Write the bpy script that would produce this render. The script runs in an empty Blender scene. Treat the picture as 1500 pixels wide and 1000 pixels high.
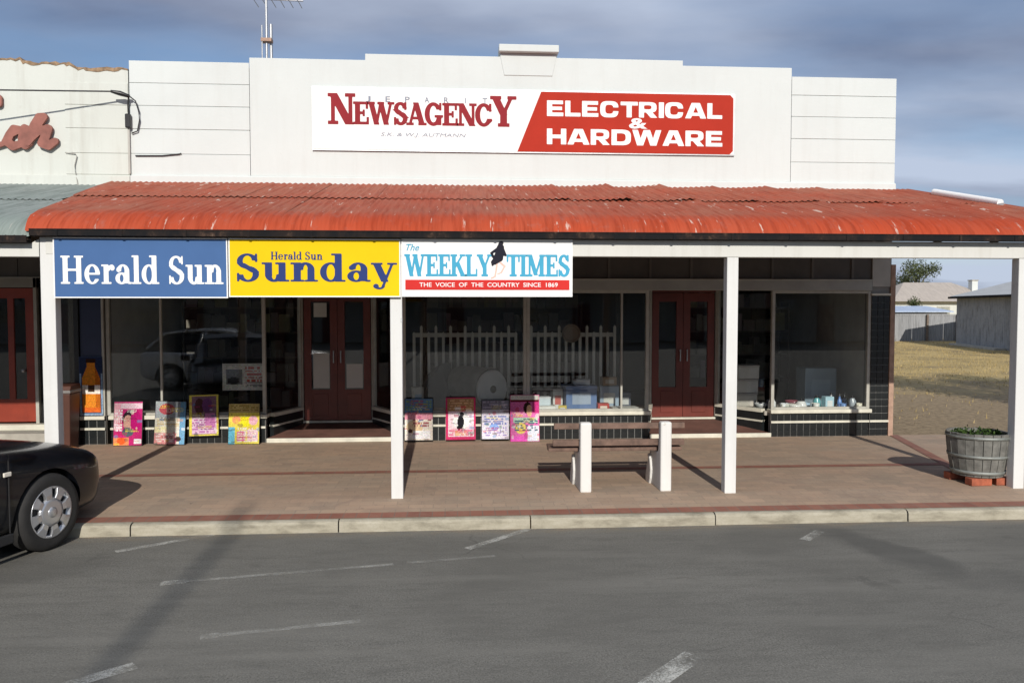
import bpy, bmesh, math, random
import numpy as np
from mathutils import Vector, Matrix
random.seed(7)
R = math.radians
scene = bpy.context.scene
C = scene.collection

# ------------------------------------------------------------------ camera, sky, sun, exposure
cam_d = bpy.data.cameras.new('camera'); cam = bpy.data.objects.new('camera', cam_d); C.objects.link(cam)
cam_d.sensor_fit = 'HORIZONTAL'; cam_d.sensor_width = 36; cam_d.lens = 28.0
cam_d.clip_start = 0.05; cam_d.clip_end = 3000
cam.location = (0, -7.11, 2.0)
cam.rotation_euler = (R(90 - 2.43), 0, R(-3.95))
scene.camera = cam

SUN_EL = 25.5
world = bpy.data.worlds.new('World'); scene.world = world; world.use_nodes = True
nt = world.node_tree; nt.nodes.clear()
def wn(t, **k):
    n = nt.nodes.new(t)
    for a, b in k.items(): setattr(n, a, b)
    return n
def wl(a, b): nt.links.new(a, b)
out = wn('ShaderNodeOutputWorld'); bg = wn('ShaderNodeBackground'); bg2 = wn('ShaderNodeBackground'); mixs = wn('ShaderNodeMixShader')
sky = wn('ShaderNodeTexSky'); sky.sky_type = 'NISHITA'; sky.sun_disc = False
sky.sun_elevation = R(SUN_EL); sky.sun_rotation = R(180); sky.air_density = 1.0; sky.dust_density = 0.3; sky.ozone_density = 4.0
wl(sky.outputs[0], bg.inputs[0]); bg.inputs[1].default_value = 0.085
tc = wn('ShaderNodeTexCoord'); sep = wn('ShaderNodeSeparateXYZ'); wl(tc.outputs['Generated'], sep.inputs[0])
def wm(op, a, b=None, clamp=False):
    n = wn('ShaderNodeMath', operation=op); n.use_clamp = clamp
    for i, v in enumerate((a, b)):
        if v is None: continue
        if isinstance(v, (int, float)): n.inputs[i].default_value = v
        else: wl(v, n.inputs[i])
    return n.outputs[0]
zc = wm('ADD', wm('MAXIMUM', sep.outputs[2], 0.0), 0.13)
cx = wm('DIVIDE', sep.outputs[0], zc); cy = wm('DIVIDE', sep.outputs[1], zc)
comb = wn('ShaderNodeCombineXYZ'); wl(cx, comb.inputs[0]); wl(cy, comb.inputs[1])
mp = wn('ShaderNodeMapping'); wl(comb.outputs[0], mp.inputs[0]); mp.inputs['Location'].default_value = (-5.446, 4.754, 0); mp.inputs['Rotation'].default_value = (0, 0, .4357); mp.inputs['Scale'].default_value = (0.75, 1.25, 1)
n1 = wn('ShaderNodeTexNoise'); wl(mp.outputs[0], n1.inputs[0]); n1.inputs['Scale'].default_value = 0.45; n1.inputs['Detail'].default_value = 7; n1.inputs['Roughness'].default_value = 0.47; n1.inputs['Distortion'].default_value = 0.3
n2 = wn('ShaderNodeTexNoise'); wl(mp.outputs[0], n2.inputs[0]); n2.inputs['Scale'].default_value = 0.75; n2.inputs['Detail'].default_value = 7; n2.inputs['Roughness'].default_value = 0.48
r1 = wn('ShaderNodeValToRGB'); wl(n1.outputs[0], r1.inputs[0])
r1.color_ramp.elements[0].position = 0.36; r1.color_ramp.elements[0].color = (0, 0, 0, 1)
r1.color_ramp.elements[1].position = 0.50; r1.color_ramp.elements[1].color = (1, 1, 1, 1)
r2 = wn('ShaderNodeValToRGB'); wl(n2.outputs[0], r2.inputs[0])
r2.color_ramp.elements[0].position = 0.34; r2.color_ramp.elements[0].color = (0.145, 0.172, 0.262, 1)
r2.color_ramp.elements[1].position = 0.60; r2.color_ramp.elements[1].color = (0.46, 0.525, 0.655, 1)
wl(r2.outputs[0], bg2.inputs[0]); bg2.inputs[1].default_value = 1.0
wl(wm('MULTIPLY', wm('MAXIMUM', r1.outputs[0], wm('SUBTRACT', 1.0, wm('MULTIPLY', sep.outputs[2], 5.5), True)), 0.95), mixs.inputs[0]); wl(bg.outputs[0], mixs.inputs[1]); wl(bg2.outputs[0], mixs.inputs[2]); wl(mixs.outputs[0], out.inputs[0])

sun_d = bpy.data.lights.new('sun', 'SUN'); sun = bpy.data.objects.new('sun', sun_d); C.objects.link(sun)
sun_d.energy = 3.7; sun_d.angle = R(0.53); sun_d.color = (1.0, 0.945, 0.87)
sun.rotation_euler = (R(90 - SUN_EL), 0, R(0.8)); sun.location = (0, -30, 20)

scene.view_settings.view_transform = 'Standard'; scene.view_settings.look = 'None'
scene.view_settings.exposure = 0.2; scene.view_settings.gamma = 1.0; scene.view_settings.use_curve_mapping = False
scene.render.engine = 'CYCLES'
scene.cycles.max_bounces = 8; scene.cycles.transparent_max_bounces = 24
scene.render.resolution_x = 1024; scene.render.resolution_y = 682
scene.render.filter_size = 1.7

# ------------------------------------------------------------------ materials
MATS = {}
class NT:
    def __init__(s, name):
        s.m = bpy.data.materials.new(name); s.m.use_nodes = True; s.t = s.m.node_tree; s.t.nodes.clear()
        s.out = s.t.nodes.new('ShaderNodeOutputMaterial'); s.tc = None
    def n(s, t, **k):
        x = s.t.nodes.new(t)
        for a, b in k.items(): setattr(x, a, b)
        return x
    def l(s, a, b): s.t.links.new(a, b)
    def co(s, scale=(1, 1, 1), rot=(0, 0, 0), world=False):
        if world:
            g = s.n('ShaderNodeNewGeometry').outputs['Position']
        else:
            g = s.n('ShaderNodeTexCoord').outputs['Object']
        m = s.n('ShaderNodeMapping'); s.l(g, m.inputs[0]); m.inputs['Scale'].default_value = scale; m.inputs['Rotation'].default_value = rot
        return m.outputs[0]
    def noise(s, co, scale, detail=5, rough=.55, dist=0):
        x = s.n('ShaderNodeTexNoise'); s.l(co, x.inputs[0]); x.inputs['Scale'].default_value = scale; x.inputs['Detail'].default_value = detail
        x.inputs['Roughness'].default_value = rough; x.inputs['Distortion'].default_value = dist
        return x.outputs[0]
    def ramp(s, f, stops):
        x = s.n('ShaderNodeValToRGB'); s.l(f, x.inputs[0]); e = x.color_ramp.elements
        while len(e) < len(stops): e.new(.5)
        for i, (p, c) in enumerate(stops):
            e[i].position = p; e[i].color = (c, c, c, 1) if isinstance(c, (int, float)) else (*c, 1)
        return x.outputs[0]
    def mix(s, f, a, b, mode='MIX'):
        x = s.n('ShaderNodeMix', data_type='RGBA', blend_type=mode)
        for i, v in ((0, f), (6, a), (7, b)):
            if isinstance(v, (int, float)): x.inputs[i].default_value = v
            elif isinstance(v, tuple): x.inputs[i].default_value = (*v, 1)
            else: s.l(v, x.inputs[i])
        return x.outputs[2]
    def math(s, op, a, b=0, clamp=False):
        x = s.n('ShaderNodeMath', operation=op); x.use_clamp = clamp
        for i, v in enumerate((a, b)):
            if isinstance(v, (int, float)): x.inputs[i].default_value = v
            else: s.l(v, x.inputs[i])
        return x.outputs[0]
    def bump(s, h, strength=.3, dist=.01):
        x = s.n('ShaderNodeBump'); s.l(h, x.inputs['Height']); x.inputs['Strength'].default_value = strength; x.inputs['Distance'].default_value = dist
        return x.outputs[0]
    def bsdf(s, col, rough=.6, metal=0, normal=None, coat=0, spec=None):
        b = s.n('ShaderNodeBsdfPrincipled')
        for nm, v in (('Base Color', col), ('Roughness', rough), ('Metallic', metal), ('Coat Weight', coat)):
            if isinstance(v, tuple): b.inputs[nm].default_value = (*v, 1)
            elif isinstance(v, (int, float)): b.inputs[nm].default_value = v
            else: s.l(v, b.inputs[nm])
        if spec is not None: b.inputs['Specular IOR Level'].default_value = spec
        if normal is not None: s.l(normal, b.inputs['Normal'])
        return b.outputs[0]
    def done(s, sh): s.l(sh, s.out.inputs[0]); return s.m

def paint(name, col, rough=.55, var=.12, scale=3, metal=0, bump=.1, coat=0, spec=None, fine=60):
    """plain coloured surface with uneven tone and fine relief"""
    if name in MATS: return MATS[name]
    t = NT(name); c = t.co()
    f = t.noise(c, scale, 6, .6); dark = tuple(v * (1 - var * 1.6) for v in col); lite = tuple(min(.9, v * (1 + var)) for v in col)
    k = t.ramp(f, [(.3, dark), (.7, lite)])
    b = t.bump(t.noise(c, fine, 3), bump, .004)
    MATS[name] = t.done(t.bsdf(k, rough, metal, b, coat, spec)); return MATS[name]

def m_wall(name, base, stain):
    t = NT(name); c = t.co(world=True)
    big = t.noise(c, .9, 6, .65); st = t.noise(t.co((5, 5, .35), world=True), 1.5, 7, .68); spk = t.noise(c, 14, 5, .7); pat = t.noise(c, 3.2, 7, .72, .6)
    k = t.mix(t.ramp(big, [(.35, 0), (.7, .6)]), base, tuple(v * .90 for v in base))
    k = t.mix(t.ramp(st, [(.50, 0), (.78, stain)]), k, (.40, .38, .33))
    k = t.mix(t.ramp(pat, [(.57, 0), (.64, stain * .5)]), k, tuple(min(.8, v * 1.13) for v in base))
    k = t.mix(t.ramp(spk, [(.66, 0), (.73, stain * .9)]), k, (.36, .31, .24))
    return t.done(t.bsdf(k, .75, 0, t.bump(t.math('ADD', t.noise(c, 45, 4), t.math('MULTIPLY', pat, 1.5)), .2, .006), 0, .2))
M_WALL = m_wall('white_render', (.60, .635, .62), .15)
M_WALLN = m_wall('cream_white_render', (.58, .60, .555), .45)
M_POST = m_wall('white_post_paint', (.66, .66, .64), .30)
M_BEAM = m_wall('white_beam_paint', (.63, .625, .585), .35)
M_CONC_W = m_wall('whitewashed_concrete', (.68, .67, .64), .5)

def m_iron(name, col, faded, chip):
    t = NT(name); c = t.co(world=True); cs = t.co((9, .6, .6), world=True)
    f = t.noise(c, 1.3, 7, .68, .5); s = t.noise(cs, 2.2, 7, .7); g = t.noise(t.co((15, 1.6, 1.6), world=True), 1.5, 5, .62); m = t.noise(c, 7, 6, .75)
    oi = t.n('ShaderNodeObjectInfo')
    sy = t.n('ShaderNodeSeparateXYZ'); t.l(c, sy.inputs[0])
    up = t.ramp(t.math('DIVIDE', sy.outputs[1], 4), [(.20, .38), (.27, 1)])
    k = t.mix(t.math('MULTIPLY', up, t.ramp(f, [(.30, .45), (.60, 1)])), col, faded)
    k = t.mix(t.ramp(s, [(.46, 0), (.66, .7)]), k, tuple(v * .45 for v in col))
    k = t.mix(t.ramp(m, [(.55, 0), (.72, .45)]), k, tuple(.5 * v + .10 for v in faded))
    k = t.mix(t.math('MULTIPLY', oi.outputs['Random'], .35), k, tuple(v * .6 for v in col))
    k = t.mix(t.ramp(g, [(.635, 0), (.675, chip)]), k, (.60, .50, .42))
    k = t.mix(t.ramp(t.noise(c, 22, 5, .7), [(.68, 0), (.74, chip * .7)]), k, tuple(v * .3 for v in col))
    return t.done(t.bsdf(k, .72, 0, t.bump(t.math('ADD', s, m), .25, .006), 0, .18))
M_RED = m_iron('red_painted_iron', (.46, .052, .012), (.34, .12, .072), .7)
M_GREEN = m_iron('weathered_green_iron', (.24, .29, .26), (.32, .35, .33), .2)
M_GREYIRON = m_iron('grey_iron', (.29, .295, .30), (.33, .335, .34), .1)
M_PALEIRON = m_iron('pale_iron', (.55, .56, .55), (.62, .62, .60), .1)
M_TILEROOF = m_iron('tan_roof', (.46, .41, .36), (.52, .46, .40), .1)
M_BLUEIRON = m_iron('blue_white_iron', (.42, .52, .68), (.50, .58, .72), .1)

def m_gutter():
    t = NT('rusty_dark_gutter'); c = t.co((1, 1, 1), world=True); f = t.noise(t.co((1.6, 1, 1), world=True), 3.2, 6, .7)
    k = t.ramp(f, [(.45, (.010, .010, .011)), (.58, (.022, .016, .014)), (.67, (.08, .05, .035)), (.76, (.30, .26, .22))])
    return t.done(t.bsdf(k, .85, 0, t.bump(f, .3, .004), 0, .15))
M_GUTTER = m_gutter()

def m_asphalt():
    t = NT('worn_asphalt'); c = t.co(world=True)
    fine = t.noise(c, 85, 4, .85); mid = t.noise(c, 34, 4, .7); big = t.noise(c, .55, 6, .6, .4); streak = t.noise(t.co((.25, 2.2, 1), world=True), 1.2, 6, .6)
    k = t.ramp(fine, [(.30, (.050, .048, .041)), (.5, (.145, .139, .121)), (.70, (.32, .305, .265))])
    k = t.mix(t.ramp(mid, [(.40, .0), (.68, .6)]), k, (.20, .192, .168))
    k = t.mix(t.ramp(t.noise(t.co((.5, 1.6, 1), world=True), 6, 6, .7), [(.46, 0), (.66, .5)]), k, (.105, .101, .088))
    k = t.mix(t.ramp(big, [(.40, 0), (.64, .65)]), k, (.118, .113, .098))
    k = t.mix(t.ramp(streak, [(.5, 0), (.70, .5)]), k, (.215, .205, .178))
    # damp, oily patch at the kerb and a darker trench repair running from it
    sx = t.n('ShaderNodeSeparateXYZ'); wob = t.n('ShaderNodeVectorMath', operation='ADD'); ns = t.n('ShaderNodeTexNoise'); t.l(c, ns.inputs[0]); ns.inputs['Scale'].default_value = 2.3; ns.inputs['Detail'].default_value = 5
    sc = t.n('ShaderNodeVectorMath', operation='SCALE'); t.l(ns.outputs['Color'], sc.inputs[0]); sc.inputs['Scale'].default_value = .45
    t.l(c, wob.inputs[0]); t.l(sc.outputs[0], wob.inputs[1]); t.l(wob.outputs[0], sx.inputs[0])
    def blob(px, py, ax, ay, ang):
        ca, sa = math.cos(ang), math.sin(ang)
        dx = t.math('SUBTRACT', sx.outputs[0], px + .22); dy = t.math('SUBTRACT', sx.outputs[1], py + .22)
        u = t.math('ADD', t.math('MULTIPLY', dx, ca / ax), t.math('MULTIPLY', dy, sa / ax)); v = t.math('ADD', t.math('MULTIPLY', dx, -sa / ay), t.math('MULTIPLY', dy, ca / ay))
        d = t.math('SQRT', t.math('ADD', t.math('MULTIPLY', u, u), t.math('MULTIPLY', v, v)))
        return t.ramp(d, [(.55, 1), (1.0, 0)])
    patch = t.math('MAXIMUM', blob(3.55, -.85, .95, .30, R(-68)), t.math('MULTIPLY', blob(4.3, -1.75, 1.0, .34, R(-20)), .5))
    patch = t.math('MAXIMUM', patch, t.math('MULTIPLY', blob(-3.4, -.9, 1.0, .5, .4), .5))
    k = t.mix(t.math('MULTIPLY', patch, .6), k, (.075, .073, .066))
    # cracks and grit washed against the kerb
    vc = t.n('ShaderNodeTexVoronoi', feature='DISTANCE_TO_EDGE'); t.l(wob.outputs[0], vc.inputs[0]); vc.inputs['Scale'].default_value = .62
    crk = t.math('MULTIPLY', t.ramp(vc.outputs['Distance'], [(.002, 1), (.008, 0)]), t.ramp(t.noise(c, .8, 4, .6), [(.52, 0), (.64, .38)]))
    k = t.mix(crk, k, (.045, .042, .037))
    sw = t.n('ShaderNodeSeparateXYZ'); t.l(c, sw.inputs[0])
    gr = t.math('MULTIPLY', t.ramp(t.math('ADD', sw.outputs[1], 1.0), [(.80, 0), (.99, 1)]), t.ramp(t.noise(t.co((.6, 2, 1), world=True), 5, 6, .7), [(.42, 0), (.66, .8)]))
    k = t.mix(gr, k, t.mix(t.ramp(fine, [(.4, 0), (.6, 1)]), (.16, .12, .08), (.36, .29, .20)))
    # small oil spots
    v = t.n('ShaderNodeTexVoronoi'); t.l(c, v.inputs[0]); v.inputs['Scale'].default_value = 1.35
    k = t.mix(t.math('MULTIPLY', t.ramp(v.outputs['Distance'], [(.04, 1), (.09, 0)]), .28), k, (.07, .066, .06))
    h = t.math('ADD', t.math('MULTIPLY', fine, .7), mid)
    return t.done(t.bsdf(k, .88, 0, t.bump(h, .55, .006), 0, .3))
M_ASPHALT = m_asphalt()

def m_pavers():
    t = NT('tan_clay_pavers'); c = t.co(world=True)
    b = t.n('ShaderNodeTexBrick'); t.l(c, b.inputs[0])
    b.inputs['Color1'].default_value = (.42, .305, .215, 1); b.inputs['Color2'].default_value = (.31, .24, .175, 1); b.inputs['Mortar'].default_value = (.27, .215, .165, 1)
    b.inputs['Scale'].default_value = 1; b.inputs['Brick Width'].default_value = .23; b.inputs['Row Height'].default_value = .115; b.inputs['Mortar Size'].default_value = .004; b.inputs['Mortar Smooth'].default_value = .3
    f = t.noise(c, 1.0, 6, .62); g = t.noise(c, 45, 4, .7); s = t.noise(t.co((.5, 2.2, 1), world=True), 1.1, 6, .65)
    k = t.mix(t.ramp(f, [(.38, 0), (.66, .55)]), b.outputs[0], (.43, .285, .195))
    k = t.mix(t.ramp(s, [(.48, 0), (.75, .5)]), k, (.35, .30, .235))
    k = t.mix(t.ramp(g, [(.5, 0), (.8, .3)]), k, (.50, .41, .315))
    k = t.mix(t.ramp(t.noise(c, 7, 4, .7), [(.62, 0), (.70, .45)]), k, (.17, .14, .115))
    k = t.mix(t.ramp(t.noise(c, 2.6, 7, .75, .8), [(.52, 0), (.66, .5)]), k, (.27, .20, .155))
    k = t.mix(t.ramp(t.noise(c, 19, 3, .6), [(.70, 0), (.73, .6)]), k, (.09, .08, .07))
    h = t.math('ADD', t.math('MULTIPLY', b.outputs['Fac'], -1.0), t.math('MULTIPLY', g, .35))
    return t.done(t.bsdf(k, .85, 0, t.bump(h, .5, .004), 0, .3))
M_PAVE = m_pavers()
def m_course():
    t = NT('red_brick_course'); c = t.co(world=True)
    f = t.noise(c, 5, 5, .6); v = t.n('ShaderNodeTexBrick'); t.l(c, v.inputs[0]); v.inputs['Brick Width'].default_value = .115; v.inputs['Row Height'].default_value = .23; v.inputs['Scale'].default_value = 1; v.inputs['Mortar Size'].default_value = .005
    v.inputs['Color1'].default_value = (.28, .115, .075, 1); v.inputs['Color2'].default_value = (.22, .088, .06, 1); v.inputs['Mortar'].default_value = (.18, .125, .095, 1); v.offset = 0
    k = t.mix(t.ramp(f, [(.4, 0), (.7, .5)]), v.outputs[0], (.31, .175, .125))
    return t.done(t.bsdf(k, .85, 0, t.bump(f, .3, .003)))
M_COURSE = m_course()

def m_ground():
    t = NT('dry_grass_lot'); c = t.co(world=True)
    f = t.noise(c, .5, 6, .62, .4); g = t.noise(c, 9, 6, .75); h = t.noise(t.co((.35, 1, 1), world=True), .55, 6, .6)
    k = t.ramp(f, [(.36, (.26, .20, .115)), (.52, (.46, .34, .145)), (.70, (.54, .41, .20))])
    k = t.mix(t.ramp(g, [(.4, 0), (.7, .55)]), k, (.27, .21, .11))
    sx = t.n('ShaderNodeSeparateXYZ'); t.l(c, sx.inputs[0])
    near = t.math('ADD', sx.outputs[1], t.math('MULTIPLY', t.math('SUBTRACT', h, .5), 14))
    k = t.mix(t.ramp(t.math('DIVIDE', near, 40), [(.22, 1), (.36, 0)]), k, t.mix(t.ramp(g, [(.3, 0), (.7, 1)]), (.15, .11, .07), (.40, .31, .195)))
    return t.done(t.bsdf(k, .95, 0, t.bump(g, .6, .04), 0, .15))
M_GROUND = m_ground()

def m_kerb():
    t = NT('pale_concrete_kerb'); c = t.co(world=True); f = t.noise(t.co((1, 1, 3), world=True), 3.5, 6, .68); g = t.noise(c, 70, 4, .7)
    k = t.ramp(f, [(.3, (.20, .18, .135)), (.52, (.36, .33, .255)), (.75, (.44, .41, .33))])
    k = t.mix(t.ramp(g, [(.5, 0), (.75, .35)]), k, (.2, .185, .15))
    return t.done(t.bsdf(k, .9, 0, t.bump(g, .4, .004), 0, .25))
M_KERB = m_kerb()

def m_line():
    t = NT('worn_road_paint'); c = t.co(world=True); f = t.noise(c, 3.5, 6, .75); g = t.noise(c, 90, 3, .7)
    mask = t.ramp(t.math('ADD', t.math('MULTIPLY', f, .6), t.math('MULTIPLY', g, .4)), [(.42, 0), (.60, .75)])
    oi = t.n('ShaderNodeObjectInfo'); mask = t.math('MULTIPLY', mask, oi.outputs['Alpha'])
    b = t.bsdf((.60, .59, .53), .85); tr = t.n('ShaderNodeBsdfTransparent').outputs[0]; m = t.n('ShaderNodeMixShader')
    t.l(mask, m.inputs[0]); t.l(tr, m.inputs[1]); t.l(b, m.inputs[2]); return t.done(m.outputs[0])
M_LINE = m_line()

def m_glass(name, tint=(.965, .98, .975), dirt=.006):
    t = NT(name); lw = t.n('ShaderNodeLayerWeight'); lw.inputs['Blend'].default_value = .5
    f = t.math('ADD', t.math('MULTIPLY', t.math('POWER', lw.outputs['Facing'], 5), .93), .05)
    tr = t.n('ShaderNodeBsdfTransparent'); tr.inputs[0].default_value = (*tint, 1); gl = t.n('ShaderNodeBsdfGlossy'); gl.inputs['Roughness'].default_value = .015
    m = t.n('ShaderNodeMixShader'); t.l(f, m.inputs[0]); t.l(tr.outputs[0], m.inputs[1]); t.l(gl.outputs[0], m.inputs[2])
    c = t.co(world=True); dn = t.ramp(t.noise(c, 3, 6, .7), [(.45, 0), (.8, dirt * 2)])
    d = t.n('ShaderNodeBsdfDiffuse'); d.inputs[0].default_value = (.5, .48, .44, 1); m2 = t.n('ShaderNodeMixShader'); t.l(dn, m2.inputs[0]); t.l(m.outputs[0], m2.inputs[1]); t.l(d.outputs[0], m2.inputs[2])
    return t.done(m2.outputs[0])
M_GLASS = m_glass('shop_glass')
M_CARGLASS = m_glass('tinted_car_glass', (.12, .13, .13), .0)

def m_print():
    t = NT('colour_print'); a = t.n('ShaderNodeAttribute'); a.attribute_name = 'Col'
    return t.done(t.bsdf(a.outputs['Color'], .75, 0, None, 0, .15))
M_PRINT = m_print()
def m_leaf(name, a, b):
    t = NT(name); oi = t.n('ShaderNodeTexCoord'); f = t.noise(oi.outputs['Object'], 2.2, 3, .6)
    k = t.ramp(f, [(.3, a), (.7, b)]); return t.done(t.bsdf(k, .7, 0, None, 0, .2))
M_LEAF = m_leaf('dusty_green_leaf', (.035, .05, .022), (.10, .115, .05))
M_LEAF2 = m_leaf('planter_leaf', (.02, .045, .008), (.06, .105, .02))
M_BARK = paint('grey_bark', (.16, .13, .10), .9, .25, 8, bump=.5)
M_STRAW = m_leaf('dry_straw', (.27, .20, .08), (.48, .37, .17))

M_TILE = paint('black_glazed_tile', (.014, .017, .018), .28, .3, 5, bump=.02)
M_BLACK = paint('black_enamel', (.012, .012, .013), .35, .2)
M_GROUT = paint('grey_grout', (.22, .22, .21), .9)
M_SILL = paint('cream_timber_paint', (.62, .60, .50), .55, .12, 5)
M_FRAME = paint('pale_timber_frame', (.40, .39, .34), .5, .12, 5)
M_LINTEL = paint('grey_lintel_paint', (.33, .335, .31), .6, .12, 2)
M_DARKBOARD = paint('dark_brown_board', (.085, .075, .062), .65, .2, 2)
M_DARKBATTEN = paint('batten_paint', (.12, .108, .09), .65, .2, 2)
M_DOOR = paint('oxblood_door_paint', (.14, .022, .012), .42, .18, 3)
M_NDOOR = paint('red_door_paint', (.26, .036, .016), .42, .18, 3)
M_MAROON = paint('maroon_entry_concrete', (.16, .075, .055), .8, .2, 4)
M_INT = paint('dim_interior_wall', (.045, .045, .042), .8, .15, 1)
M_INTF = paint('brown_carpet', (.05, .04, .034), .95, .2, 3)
M_PLAT = paint('display_shelf', (.32, .30, .26), .6, .15, 3)
M_BRICKR = paint('red_clay_brick', (.36, .10, .05), .85, .25, 14, bump=.5)
M_BRICKP = paint('pale_brick_pier', (.40, .26, .19), .85, .2, 8, bump=.4)
M_PLASTER = paint('grey_plaster', (.42, .41, .37), .8, .1, 3)
M_SLAT = paint('weathered_brown_slat', (.155, .095, .07), .75, .3, 9, bump=.4)
M_CONC = paint('plain_concrete', (.38, .36, .31), .9, .15, 4)
M_STEEL = paint('galvanised_steel', (.45, .46, .47), .45, .12, 5, .6)
M_WIRE = paint('black_cable', (.02, .02, .022), .6, .1)
M_TIMBERPOLE = paint('timber_pole', (.17, .13, .10), .9, .3, 8, bump=.5)
M_STAVE = paint('weathered_oak_stave', (.165, .162, .145), .85, .28, 11, bump=.5)
M_HOOP = paint('galvanised_hoop', (.25, .265, .245), .55, .2, 9, .35)
M_SOIL = paint('dark_soil', (.035, .028, .02), .95, .3, 20, bump=.8)
M_BIN = paint('brown_bin_plastic', (.075, .026, .015), .5, .15, 4)
S_BLUE = paint('sign_blue', (.066, .138, .305), .8, .05, 2, spec=.12)
S_YEL = paint('sign_yellow', (.77, .52, .008), .8, .04, 2, spec=.12)
S_WHITE = paint('sign_white', (.82, .82, .80), .8, .02, 2, spec=.12)
S_RED = paint('sign_red', (.40, .035, .02), .8, .06, 2, spec=.12)
S_BRED = paint('sign_banner_red', (.58, .035, .03), .8, .04, 2, spec=.12)
S_NAVY = paint('sign_navy', (.03, .05, .17), .8, .04, 2, spec=.12)
S_CRIM = paint('sign_crimson', (.26, .028, .034), .8, .05, 2, spec=.12)
S_CYAN = paint('sign_cyan', (.07, .36, .54), .8, .06, 2, spec=.12)
S_GREY = paint('sign_faded_grey', (.25, .28, .34), .8, .05, 2, spec=.12)
S_DARK = paint('sign_black', (.02, .02, .03), .8, .05, 2, spec=.12)
S_SKIN = paint('sign_pink', (.72, .50, .42), .8, .05, 2, spec=.12)
S_SCRIPT = paint('faded_maroon_lettering', (.27, .10, .075), .7, .25, 5)

# ------------------------------------------------------------------ mesh helpers
class MB:
    def __init__(s): s.v = []; s.f = []; s.sm = []
    def add(s, vs, fs, smooth=False):
        o = len(s.v); s.v += [tuple(v) for v in vs]; s.f += [tuple(i + o for i in f) for f in fs]; s.sm += [smooth] * len(fs); return s
    def box(s, x0, x1, y0, y1, z0, z1):
        return s.add([(x0, y0, z0), (x1, y0, z0), (x1, y1, z0), (x0, y1, z0), (x0, y0, z1), (x1, y0, z1), (x1, y1, z1), (x0, y1, z1)],
                     [(0, 3, 2, 1), (4, 5, 6, 7), (0, 1, 5, 4), (1, 2, 6, 5), (2, 3, 7, 6), (3, 0, 4, 7)])
    def prism_y(s, poly, y0, y1):
        n = len(poly); vs = [(x, y0, z) for x, z in poly] + [(x, y1, z) for x, z in poly]
        return s.add(vs, [tuple(range(n)), tuple(range(2 * n - 1, n - 1, -1))] + [(i, i + n, (i + 1) % n + n, (i + 1) % n) for i in range(n)])
    def prism_x(s, poly, x0, x1):
        n = len(poly); vs = [(x0, y, z) for y, z in poly] + [(x1, y, z) for y, z in poly]
        return s.add(vs, [tuple(range(n - 1, -1, -1)), tuple(range(n, 2 * n))] + [(i, (i + 1) % n, (i + 1) % n + n, i + n) for i in range(n)])
    def prism_z(s, poly, z0, z1):
        n = len(poly); vs = [(x, y, z0) for x, y in poly] + [(x, y, z1) for x, y in poly]
        return s.add(vs, [tuple(range(n - 1, -1, -1)), tuple(range(n, 2 * n))] + [(i, (i + 1) % n, (i + 1) % n + n, i + n) for i in range(n)])
    def tube(s, pts, r, n=8, cap=True):
        pts = [Vector(p) for p in pts]; rs = r if isinstance(r, (list, tuple)) else [r] * len(pts); vs = []; fs = []
        up = Vector((0, 0, 1))
        for i, p in enumerate(pts):
            d = (pts[min(i + 1, len(pts) - 1)] - pts[max(i - 1, 0)]).normalized(); a = d.cross(up)
            if a.length < 1e-3: a = d.cross(Vector((1, 0, 0)))
            a.normalize(); b = d.cross(a)
            for k in range(n):
                t = 2 * math.pi * k / n; vs.append(p + (a * math.cos(t) + b * math.sin(t)) * rs[i])
        for i in range(len(pts) - 1):
            for k in range(n): fs.append((i * n + k, i * n + (k + 1) % n, (i + 1) * n + (k + 1) % n, (i + 1) * n + k))
        s.add(vs, fs, True)
        if cap: s.add(vs[:n], [tuple(range(n - 1, -1, -1))]); s.add(vs[-n:], [tuple(range(n))])
        return s
    def lathe(s, prof, n=20, c=(0, 0), ax='z', smooth=True):
        vs = []; fs = []
        for r, z in prof:
            for k in range(n):
                t = 2 * math.pi * k / n; x, y = r * math.cos(t), r * math.sin(t)
                vs.append((c[0] + x, c[1] + y, z) if ax == 'z' else (x, z, y))
        m = len(prof)
        for i in range(m - 1):
            for k in range(n): fs.append((i * n + k, i * n + (k + 1) % n, (i + 1) * n + (k + 1) % n, (i + 1) * n + k))
        return s.add(vs, fs, smooth)
    def mesh(s, name, mat):
        me = bpy.data.meshes.new(name); me.from_pydata(s.v, [], s.f); me.polygons.foreach_set('use_smooth', s.sm)
        if mat: me.materials.append(mat)
        me.update(); return me
def link(name, me, parent=None, loc=None, bevel=0):
    o = bpy.data.objects.new(name, me); C.objects.link(o)
    if parent: o.parent = parent
    if loc is not None: o.location = loc
    if bevel:
        b = o.modifiers.new('bevel', 'BEVEL'); b.width = bevel; b.segments = 2; b.limit_method = 'ANGLE'
    return o
def build(mb, name, mat, parent=None, loc=None, bevel=0):
    """world-coordinate parts of an Empty keep their place: shift by the root's location"""
    root = parent
    if root is not None and loc is None:
        off = Vector((0, 0, 0)); q = root
        while q is not None:
            if not q.get('_local'): off += q.location
            else: off = Vector((0, 0, 0)); break
            q = q.parent
        mb.v = [(x - off.x, y - off.y, z - off.z) for x, y, z in mb.v]
    return link(name, mb.mesh(name, mat), parent, loc, bevel)
def tag(o, label, cat, group=None):
    o['label'] = label; o['category'] = cat
    if group: o['group'] = group
    return o
def thing(name, label, cat, loc=(0, 0, 0), group=None, local=False, rotz=0):
    o = bpy.data.objects.new(name, None); C.objects.link(o); o.location = loc; o.rotation_euler = (0, 0, rotz); o.empty_display_size = .2
    if local: o['_local'] = 1
    return tag(o, label, cat, group)
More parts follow.
